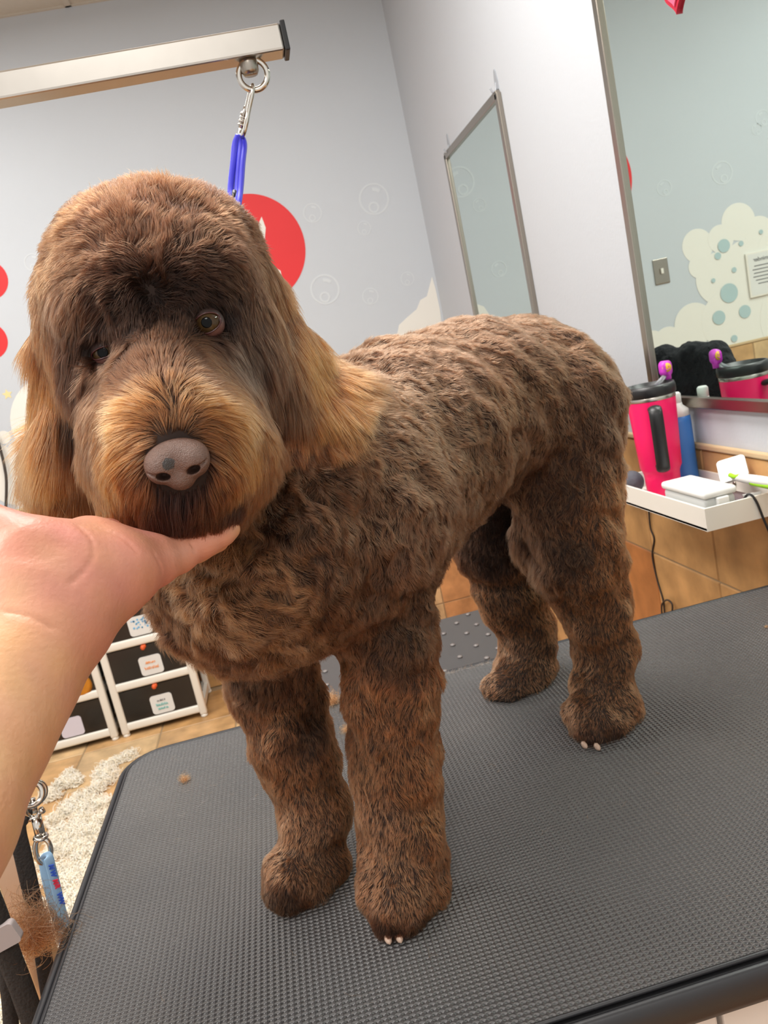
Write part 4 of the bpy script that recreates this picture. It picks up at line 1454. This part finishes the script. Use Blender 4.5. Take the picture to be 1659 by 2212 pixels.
# blend the guides
Dg, At, C1, C2 = np.zeros((N, 3)), np.zeros((N, 3)), np.zeros((N, 3)), np.zeros((N, 3))
for s0_ in range(0, N, 20000):
    sl = slice(s0_, s0_ + 20000)
    q = root[sl]
    d2 = ((q[:, None, :] - gp[None]) ** 2).sum(-1)
    w_ = 1 / (d2 + .008 ** 2) ** 2.2
    w_ /= w_.sum(1, keepdims=True)
    Dg[sl], At[sl], C1[sl], C2[sl] = w_ @ gd, w_ @ ga_, w_ @ gc1, w_ @ gc2
Dg = nrm(Dg - nn * (Dg * nn).sum(1, keepdims=True))


def strands(name, root, nn, Dg, At, C1, C2, parent, material, width=.00030, nseg=6, clump_r=.0042, clump=.52, smooth_amt=.6, grav=0.):
    N = len(root)
    Ln, lift, curl = At[:, 0], At[:, 1], At[:, 2]
    # locks: every hair leans towards the tip of the nearest lock
    big = vnoise(root, .026) * .55 + vnoise(root, .009) * .8
    side = big - nn * (big * nn).sum(1, keepdims=True) * .5
    fine = RNG.normal(0, 1, (N, 3))
    d0 = nrm(nn * (lift * 1.1 + .25)[:, None] + Dg * 1.0 + side * (.12 + .6 * curl)[:, None] + fine * (.05 + .10 * np.clip(curl, 0, 1))[:, None])
    d1 = nrm(nn * (lift * .35 - .05)[:, None] + Dg * 1.2 + side * (.12 + .75 * curl)[:, None] + fine * (.05 + .09 * np.clip(curl, 0, 1))[:, None])
    Ln = Ln * RNG.uniform(.72, 1.08, N) * np.where(RNG.random(N) < .02, 1.35, 1.)
    ph = vnoise(root, .011)[:, 0] * 6 + RNG.normal(0, .35, N)
    perp = nrm(np.cross(d1, nn))
    pts = np.zeros((N, nseg, 3))
    p = root - nn * .001
    pts[:, 0] = p
    for k in range(1, nseg):
        t = k / (nseg - 1)
        d = nrm(d0 * (1 - t) + d1 * t)
        wob = np.cos(ph + t * 4.2)[:, None] * perp * (curl * .75)[:, None] + np.sin(ph + t * 4.2)[:, None] * nn * (curl * .35)[:, None]
        d = nrm(d + wob)
        p = p + d * (Ln / (nseg - 1))[:, None]
        s_ = F.sample(p)
        lowr = np.clip(.0012 - s_, 0, .01)
        m = lowr > 0
        if m.any():
            p = p.copy()
            p[m] += F.grad(p[m]) * lowr[m][:, None]
        p[:, 2] = np.maximum(p[:, 2], .8006)
        pts[:, k] = p
    # clumping
    nc = max(8, int(.62 / clump_r ** 2))
    ci = RNG.choice(N, min(nc, N), replace=False)
    kd = KDTree(len(ci))
    for a, i in enumerate(ci):
        kd.insert(root[i], a)
    kd.balance()
    near = np.array([kd.find(r_)[1] for r_ in root], int)
    lead = pts[ci[near]]
    sc = (Ln / Ln[ci[near]])[:, None]
    for k in range(1, nseg):
        t = k / (nseg - 1)
        off = root - root[ci[near]]
        tgt = root[ci[near]] + (lead[:, k] - root[ci[near]]) * np.minimum(sc, 1.2) + off * (1 - .72 * t)
        cl_ = (clump * t * np.clip(Ln / .022, .55, 1.1))[:, None]
        pts[:, k] = pts[:, k] * (1 - cl_) + tgt * cl_
    pts[:, :, 2] = np.maximum(pts[:, :, 2], .8006)
    hc = bpy.data.hair_curves.new(name)
    hc.add_curves([nseg] * N)
    hc.position_data.foreach_set('vector', pts.astype(np.float32).ravel())
    ra = hc.attributes.get('radius') or hc.attributes.new('radius', 'FLOAT', 'POINT')
    tt = np.linspace(0, 1, nseg)
    wd = (width / 2) * np.interp(tt, [0, .15, .6, 1], [.9, 1, .85, .12])
    ra.data.foreach_set('value', (np.tile(wd, N).reshape(N, nseg) * RNG.uniform(.7, 1.25, (N, 1))).astype(np.float32).ravel())
    var = (RNG.uniform(.6, 1.45, N) * (1 + .22 * vnoise(root, .012)[:, 1]))[:, None]
    for nm_, c in (('root_color', C1), ('tip_color', C2)):
        a = hc.attributes.new(nm_, 'FLOAT_COLOR', 'CURVE')
        cc_ = np.clip(c * var, 0, 1)
        a.data.foreach_set('color', np.concatenate([cc_, np.ones((N, 1))], 1).astype(np.float32).ravel())
    hc.materials.append(material)
    o = bpy.data.objects.new(name, hc)
    COL.objects.link(o)
    if parent is not None:
        o.parent = parent
        o.matrix_parent_inverse = parent.matrix_world.inverted()
    return o


hm = bpy.data.materials.new('dog_coat')
hm.use_nodes = True
nt = hm.node_tree
nt.nodes.remove(nt.nodes['Principled BSDF'])
hb = nt.nodes.new('ShaderNodeBsdfHairPrincipled')
hb.parametrization = 'COLOR'
hb.inputs['Roughness'].default_value = .42
hb.inputs['Radial Roughness'].default_value = .6
hb.inputs['IOR'].default_value = 1.33
hi = nt.nodes.new('ShaderNodeHairInfo')
a1 = nt.nodes.new('ShaderNodeAttribute')
a1.attribute_name = 'root_color'
a2 = nt.nodes.new('ShaderNodeAttribute')
a2.attribute_name = 'tip_color'
mx = nt.nodes.new('ShaderNodeMix')
mx.data_type = 'RGBA'
mr = nt.nodes.new('ShaderNodeMapRange')
mr.inputs['From Min'].default_value = .30
mr.inputs['From Max'].default_value = 1.0
nt.links.new(hi.outputs['Intercept'], mr.inputs['Value'])
nt.links.new(mr.outputs[0], mx.inputs[0])
nt.links.new(a1.outputs['Color'], mx.inputs[6])
nt.links.new(a2.outputs['Color'], mx.inputs[7])
nt.links.new(mx.outputs[2], hb.inputs['Color'])
nt.links.new(hb.outputs[0], nt.nodes['Material Output'].inputs['Surface'])

hairw = .00034 / max(FUR, .02) ** .4
o = strands('fur', root, nn, Dg, At, C1, C2, dog, hm, width=hairw)
tag(o, 'chocolate brown clipped coat with golden muzzle and ears', kind='stuff')

# ------------------------------------------------------------------ eyes and nose
def eye(c, r, look, name='eye', open_=1., side_=1):
    look = nrm(np.array(look, float))
    e = MB()
    e.lathe([(r * math.sin(a), r * math.cos(a)) for a in np.linspace(.001, math.pi - .001, 24)], c, look, 32)
    eo = e.build(name, mat('eye_white', (150, 130, 125), .15), dog)
    ir = MB().lathe([(r * 1.01 * math.sin(a), r * 1.01 * math.cos(a)) for a in np.linspace(.0, 1.02, 12)], c, look, 32)
    im = mat('amber_iris', (60, 44, 24), .1, noise=(400, .4), Specular_IOR_Level=.35)
    ir.build('iris', im, eo)
    MB().lathe([(r * 1.02 * math.sin(a), r * 1.02 * math.cos(a)) for a in np.linspace(.0, .38, 10)], c, look, 24).build('pupil', mat('pupil', (8, 8, 9), .12, Specular_IOR_Level=.12), eo)
    # eyelids: an almond rim lofted back into the socket
    up = np.array([0, 0, 1.]) - look * look[2]
    up = nrm(up)
    sd_ = np.cross(look, up)
    n_ = 40
    inner = []
    rings = 8
    vv = [[] for _ in range(rings)]
    for q in range(n_):
        a = 2 * math.pi * q / n_
        x = r * .95 * math.cos(a)
        z = r * (.62 * open_ if math.sin(a) > 0 else .70 * open_) * math.sin(a) - .12 * x
        y = math.sqrt(max((r * 1.06) ** 2 - x * x - z * z, (r * .34) ** 2))
        d_in = nrm(np.array([x, z, y]))
        d_out = nrm(np.array([math.cos(a) * 1.0, math.sin(a) * .92, -.15]))
        inner.append(c + (sd_ * d_in[0] + up * d_in[1] + look * d_in[2]) * r * 1.075)
        for k in range(rings):
            t_ = k / (rings - 1)
            dk = nrm(d_in * (1 - t_) + d_out * t_)
            vv[k].append(c + (sd_ * dk[0] + up * dk[1] + look * dk[2]) * r * (1.05 + .10 * math.sin(min(1, t_ * 1.6) * math.pi / 2)))
    lid = MB()
    flat_v = [p_ for ring_ in vv for p_ in ring_]
    base_ = len(lid.v)
    lid.v += [tuple(map(float, p_)) for p_ in flat_v]
    for k in range(rings - 1):
        for q in range(n_):
            lid.f.append((k * n_ + q, k * n_ + (q + 1) % n_, (k + 1) * n_ + (q + 1) % n_, (k + 1) * n_ + q))
            lid.sm.append(True)
            w_ = np.clip(-math.sin(2 * math.pi * (q + .5) / n_) * 1.6 + .1, 0, 1) * (1 - k / rings)
            lid.c.append(tuple(lin((46, 30, 26)) * (1 - w_) + lin((98, 60, 52)) * w_))
    lid.hasc = True
    lid.build('eyelid', attr_mat('eyelid_skin', .55, 300, .12), eo)
    MB().tube(inner, .0006, 8, closed=True).build('eyelid_rim', mat('eyelid_rim', (66, 34, 34), .25), eo)
    td = c + sd_ * r * (.92 if side_ > 0 else -.92) - up * r * .55 + look * r * .45
    MB().lathe([(.0001, -.0022), (.0014, -.0012), (.0016, 0), (.0012, .0016), (.0001, .0024)], td, up, 12).build('tear_duct', mat('tear_duct_skin', (120, 66, 60), .35), eo)
    return eo


eye(P(450, 699, .5800), .0098, np.array([-.06, -1, .03]))
eye(P(231, 762, .5865), .0098, np.array([-.12, -1, .02]), open_=.55, side_=-1)

N_ = Field((-.10, .475, 1.225), (-.02, .535, 1.30), .0007)
nc_ = P(383, 1000, .503)
upv = np.array([0, 0, 1.])
N_.ell(nc_ + np.array([0, .002, .003]), (.0192, .011, .0118), .003)
N_.ell(nc_ + np.array([-.0095, -.001, -.001]), (.0100, .0105, .0100), .004)
N_.ell(nc_ + np.array([.0095, -.001, -.001]), (.0100, .0105, .0100), .004)
N_.ell(nc_ + np.array([0, 0, -.010]), (.0085, .009, .007), .004)
for s_ in (-1, 1):
    q = nc_ + np.array([.0092 * s_, -.0100, -.0056])
    N_.ell(q, (.0044, .0125, .0026), .0010, R=rotm((0, 1, 0), -14 * s_), sub=True)
    N_.cone(q + np.array([.003 * s_, -.001, .0006]), q + np.array([.0088 * s_, .004, .0040]), .0016, .0005, .0008, sub=True)
N_.cone(nc_ + np.array([0, -.0125, -.004]), nc_ + np.array([0, -.0105, -.016]), .0010, .0016, .001, sub=True)
nm = mat('nose_leather', (98, 72, 61), .42, noise=(380, .30), bump=(1300, .9, .0009))
nt = nm.node_tree
nb_ = nt.nodes['Principled BSDF']
# dark liver pigment patch and darker rim, fixed on the nose itself
src = nb_.inputs['Base Color'].links[0].from_socket
geo = nt.nodes.new('ShaderNodeNewGeometry')
vm = nt.nodes.new('ShaderNodeVectorMath')
vm.operation = 'DISTANCE'
nt.links.new(geo.outputs['Position'], vm.inputs[0])
sp0 = nc_ + np.array([-.0035, -.0118, .0015])
vm.inputs[1].default_value = tuple(sp0)
nz = nt.nodes.new('ShaderNodeTexNoise')
nz.inputs['Scale'].default_value = 350
nt.links.new(geo.outputs['Position'], nz.inputs['Vector'])
ad = nt.nodes.new('ShaderNodeMath')
ad.operation = 'MULTIPLY_ADD'
nt.links.new(nz.outputs['Fac'], ad.inputs[0])
ad.inputs[1].default_value = .0022
nt.links.new(vm.outputs['Value'], ad.inputs[2])
mr = nt.nodes.new('ShaderNodeMapRange')
mr.inputs['From Min'].default_value = .0050
mr.inputs['From Max'].default_value = .0056
mr.inputs['To Min'].default_value = 1
mr.inputs['To Max'].default_value = 0
nt.links.new(ad.outputs[0], mr.inputs['Value'])
mx = nt.nodes.new('ShaderNodeMix')
mx.data_type = 'RGBA'
nt.links.new(mr.outputs[0], mx.inputs[0])
nt.links.new(src, mx.inputs[6])
mx.inputs[7].default_value = (*lin((50, 44, 42)), 1)
nt.links.new(mx.outputs[2], nb_.inputs['Base Color'])
v_, f_ = N_.mesh()
tag(np_mesh('nose', v_, f_, nm, dog), 'pinkish brown nose with a dark spot')
# claws peeping from the near feet
clm = mat('claw', (176, 150, 132), .4)
for (u, v, y) in ((1262, 1609, .872), (1290, 1613, .868), (838, 2027, .63), (862, 2024, .632)):
    p = PZ(u, v, .806)
    MB().lathe([(.0001, -.006), (.0030, -.003), (.0034, .001), (.0024, .004), (.0001, .006)], p, (.1, -.9, -.35), 14).build('claw', clm, dog)

# black fleece garment draped over a floor stand behind the dog, mostly seen in the big mirror
K = Field((.58, 1.60, .85), (.84, 1.95, 1.26), .005)
K.ell((.700, 1.80, 1.04), (.045, .085, .120), .02)
K.ell((.672, 1.705, 1.05), (.038, .060, .115), .02)
K.ell((.715, 1.835, 1.13), (.035, .045, .040), .02)
K.ell((.690, 1.745, 1.135), (.030, .055, .040), .02)
K.ell((.665, 1.690, 1.11), (.03, .035, .05), .02)
kv, kf = K.mesh()
kv = kv + K.grad(kv) * (vnoise(kv, .03)[:, :1] * .006 + vnoise(kv, .012)[:, :1] * .003)
t = thing('draped_stand', 'black fleece garment draped on a floor stand, seen beside the tumbler in the mirror', 'garment stand', (.695, 1.77, 0))
np_mesh('fleece_garment', kv, kf, M['blackfleece'], t)
MB().tube([(.695, 1.77, .012), (.695, 1.77, 1.06)], .009, 14).build('pole', M['blackplas'], t)
MB().lathe([(.0, .0), (.10, 0), (.10, .008), (.02, .016), (.0, .018)], (.695, 1.77, .001), n=40).build('base', M['blackplas'], t)

# ================================================================== the groomer's hand and forearm
H = Field((-.30, .20, 1.03), (-.0, .63, 1.31), .0017)


def hn(u, v, y, rpx):
    p = P(u, v, y)
    return p, rpx * mpx(p)


def hchain(nodes, k=.01, sub=False):
    q = [hn(*n_) for n_ in nodes]
    H.chain([a for a, _ in q], [b_ for _, b_ in q], k, sub)


# forearm and wrist
hchain([(-420, 2150, .27, 230), (-300, 2000, .30, 205), (-172, 1778, .345, 178), (-60, 1580, .39, 150), (30, 1440, .42, 130), (85, 1350, .44, 118)], .02)
# palm: heel, thenar, hypothenar, knuckle pad
hchain([(75, 1340, .445, 112), (130, 1240, .465, 100), (190, 1188, .495, 68)], .02)
hchain([(150, 1330, .452, 92), (250, 1240, .482, 72), (330, 1215, .505, 48)], .02)
hchain([(30, 1260, .445, 92), (45, 1200, .455, 66)], .02)
hchain([(200, 1190, .50, 55), (330, 1205, .512, 44)], .015)
# thumb, leaving the side of the palm
hchain([(40, 1190, .452, 70), (-8, 1152, .458, 46), (-70, 1105, .462, 36), (-120, 1050, .462, 31)], .012)
# four fingers reaching under the chin
hchain([(198, 1158, .512, 42), (262, 1158, .540, 36), (325, 1165, .560, 32), (370, 1167, .575, 27)], .006)
hchain([(240, 1185, .515, 42), (320, 1188, .545, 36), (395, 1182, .570, 32), (440, 1172, .585, 27)], .006)
hchain([(290, 1198, .515, 40), (350, 1192, .550, 33), (425, 1182, .570, 30), (470, 1168, .585, 25)], .006)
hchain([(330, 1218, .505, 44), (385, 1200, .520, 36), (440, 1172, .532, 30), (480, 1152, .540, 25), (500, 1143, .544, 19)], .006)
# creases of the palm and finger joints
for pts in ([(165, 1132, .440), (198, 1165, .442), (202, 1200, .440), (180, 1235, .430), (150, 1262, .424)],
            [(160, 1128, .47), (215, 1140, .468), (262, 1160, .468), (300, 1195, .468)],
            [(330, 1190, .475), (345, 1215, .478), (352, 1240, .480)],
            [(412, 1168, .51), (420, 1190, .512)],
            [(10, 1320, .40), (70, 1335, .405), (120, 1360, .42)]):
    pp = []
    for (u, v, y) in pts:
        d = ray(u, v)
        d = d / np.linalg.norm(d)
        t = .30
        for _ in range(120):
            s_ = float(H.sample((EYE + d * t)[None])[0])
            if s_ < .0003:
                break
            t += max(.0006, s_ * .8)
        pp.append(EYE + d * t)
    H.chain(smooth_path(pp, 4), [.0005] * (4 * (len(pp) - 1) + 1), .0018, sub=True)
hv, hf = H.mesh()
for _ in range(2):
    hv = hv - H.sample(hv)[:, None] * H.grad(hv) * .8
hn_ = H.grad(hv)
# skin colour: rosy palm, paler yellower forearm
c_palm, c_arm = lin((188, 126, 104)), lin((196, 150, 112))
cen = P(240, 1200, .49)
dd_ = np.linalg.norm(hv - cen, axis=1)
w_ = np.clip((dd_ - .055) / .08, 0, 1)[:, None]
w_ = w_ * w_ * (3 - 2 * w_)
nzv = vnoise(hv, .018) * np.array([.04, .09, .10]) + vnoise(hv, .006)[:, :1] * .03
cols = (c_palm * (1 - w_) + c_arm * w_) * (1 + nzv)
sk = attr_mat('skin', .48, 90, .03, bump=(380, .28, .0012))
sb = sk.node_tree.nodes['Principled BSDF']
sb.inputs['Subsurface Weight'].default_value = .12
sb.inputs['Subsurface Radius'].default_value = (.9, .35, .2)
sb.inputs['Subsurface Scale'].default_value = .006
person = np_mesh('person', hv, hf, sk, None, np.clip(cols, 0, 1))
tag(person, 'bare left hand and forearm of a person, palm up, cupping the dog chin', 'person')

# ================================================================== loose hair
def tuft(name, clumps, cols, label, cat, width=.0004, curl=1.2, nseg=7, m=None):
    """clumps = [(centre, radius, height, count, length)]"""
    P_, W = [], []
    CC = []
    for (c, r, h, n_, L_) in clumps:
        c = np.array(c, float)
        b0 = c + np.stack([RNG.normal(0, r * .55, n_), RNG.normal(0, r * .55, n_), np.abs(RNG.normal(0, h * .5, n_))], 1)
        d = nrm(RNG.normal(0, 1, (n_, 3)) * np.array([1, 1, .45]))
        ax_ = nrm(RNG.normal(0, 1, (n_, 3)))
        p = b0
        st_ = [p]
        for k in range(nseg - 1):
            d = nrm(d + np.cross(ax_, d) * curl * .5 + RNG.normal(0, .12, (n_, 3)))
            p = p + d * (L_ / (nseg - 1))
            p = p.copy()
            p[:, 2] = np.maximum(p[:, 2], c[2] + .0004)
            st_.append(p)
        P_.append(np.stack(st_, 1))
        CC.append(np.array(cols)[RNG.integers(0, len(cols), n_)])
    pts = np.concatenate(P_)
    CC = np.concatenate(CC)
    n_ = len(pts)
    hc = bpy.data.hair_curves.new(name)
    hc.add_curves([nseg] * n_)
    hc.position_data.foreach_set('vector', pts.astype(np.float32).ravel())
    ra = hc.attributes.get('radius') or hc.attributes.new('radius', 'FLOAT', 'POINT')
    ra.data.foreach_set('value', np.full(n_ * nseg, width / 2, np.float32))
    for nm_ in ('root_color', 'tip_color'):
        a = hc.attributes.new(nm_, 'FLOAT_COLOR', 'CURVE')
        a.data.foreach_set('color', np.concatenate([CC * RNG.uniform(.85, 1.1, (n_, 1)), np.ones((n_, 1))], 1).astype(np.float32).ravel())
    hc.materials.append(m or hm)
    o = bpy.data.objects.new(name, hc)
    COL.objects.link(o)
    return tag(o, label, cat)


cream = [lin((250, 244, 228)), lin((252, 248, 238)), lin((242, 230, 206))]
wm = bpy.data.materials.new('cream_hair')
wm.use_nodes = True
nt = wm.node_tree
b = nt.nodes['Principled BSDF']
a_ = nt.nodes.new('ShaderNodeAttribute')
a_.attribute_name = 'root_color'
nt.links.new(a_.outputs['Color'], b.inputs['Base Color'])
b.inputs['Roughness'].default_value = .8
spots = [(262, 1640, 14), (240, 1668, 14), (225, 1700, 16), (140, 1690, 10), (160, 1690, 10), (185, 1740, 26), (150, 1745, 22), (215, 1730, 18), (120, 1780, 10), (175, 1790, 30), (140, 1810, 26), (205, 1790, 22),
         (185, 1850, 34), (145, 1860, 30), (160, 1910, 34), (190, 1900, 30), (150, 1960, 28), (170, 1970, 26), (130, 2010, 24), (100, 2050, 26), (60, 2080, 28), (20, 2120, 30), (10, 1960, 24), (-5, 1890, 24), (40, 2180, 30), (100, 2120, 26), (15, 2180, 30), (110, 1720, 8), (230, 1770, 14),
         (225, 1820, 26), (120, 1830, 14), (110, 1900, 18), (60, 1960, 20), (30, 2040, 26), (-20, 2020, 24)]
cl = []
for (u, v, r) in spots:
    p = PZ(u, v, .004)
    s_ = r * mpx(p) * 1.15
    for _ in range(3):
        cl.append((p + np.array([RNG.normal(0, s_ * .6), RNG.normal(0, s_ * 1.1), 0]), s_ * RNG.uniform(.22, .8), .006, int(380 * FUR + 60), RNG.uniform(.025, .05)))
o = tuft('hair_clippings', cl, cream, 'drifts of cream white dog hair clippings on the tiled floor', 'dog hair', width=.0016, m=wm)
o['kind'] = 'stuff'
brown = [lin((150, 96, 60)), lin((112, 70, 44)), lin((170, 118, 80))]
for (p, r, h, n_, L_, lb) in (
        (P(86, 2035, .775), .012, .034, 800, .045, 'wispy clump of brown dog hair caught between the steel post and the table edge'),
        (PZ(716, 1518, .802), .008, .012, 420, .016, 'small tuft of light brown hair at the far table edge between the front legs'),
        (PZ(748, 1578, .802), .005, .006, 160, .010, 'tiny tuft of tan hair on the mat beside the near front leg'),
        (PZ(399, 1686, .802), .004, .006, 160, .010, 'tiny brown tuft alone on the left part of the mat'),
        (PZ(1655, 1355, .802), .0015, .002, 50, .004, 'tiny pale tuft at the right edge of the mat')):
    o = tuft('hair_tuft', [(p, r, h, n_, L_)], brown if n_ < 700 else [c * .45 for c in brown], lb, 'dog hair', width=.0003)
# crumbs and short hairs scattered on the mat
cl = []
for k in range(150):
    x, y = RNG.uniform(TX0 + .02, .7), RNG.uniform(TY0 + .01, TY1 - .01)
    cl.append(((x, y, .8006), .0006, .0003, int(RNG.integers(1, 3)), RNG.uniform(.004, .012)))
for u in np.linspace(960, 1060, 14):
    cl.append((PZ(u, 1449 - .262 * (u - 990), .8006), .004, .001, 8, .008))
o = tuft('stray_hairs', cl, [lin((190, 160, 130)), lin((150, 100, 70)), lin((210, 200, 190))], 'short stray hairs scattered over the black mat', 'dog hair', width=.0002, curl=.6)
o['kind'] = 'stuff'
bpy.context.view_layer.update()
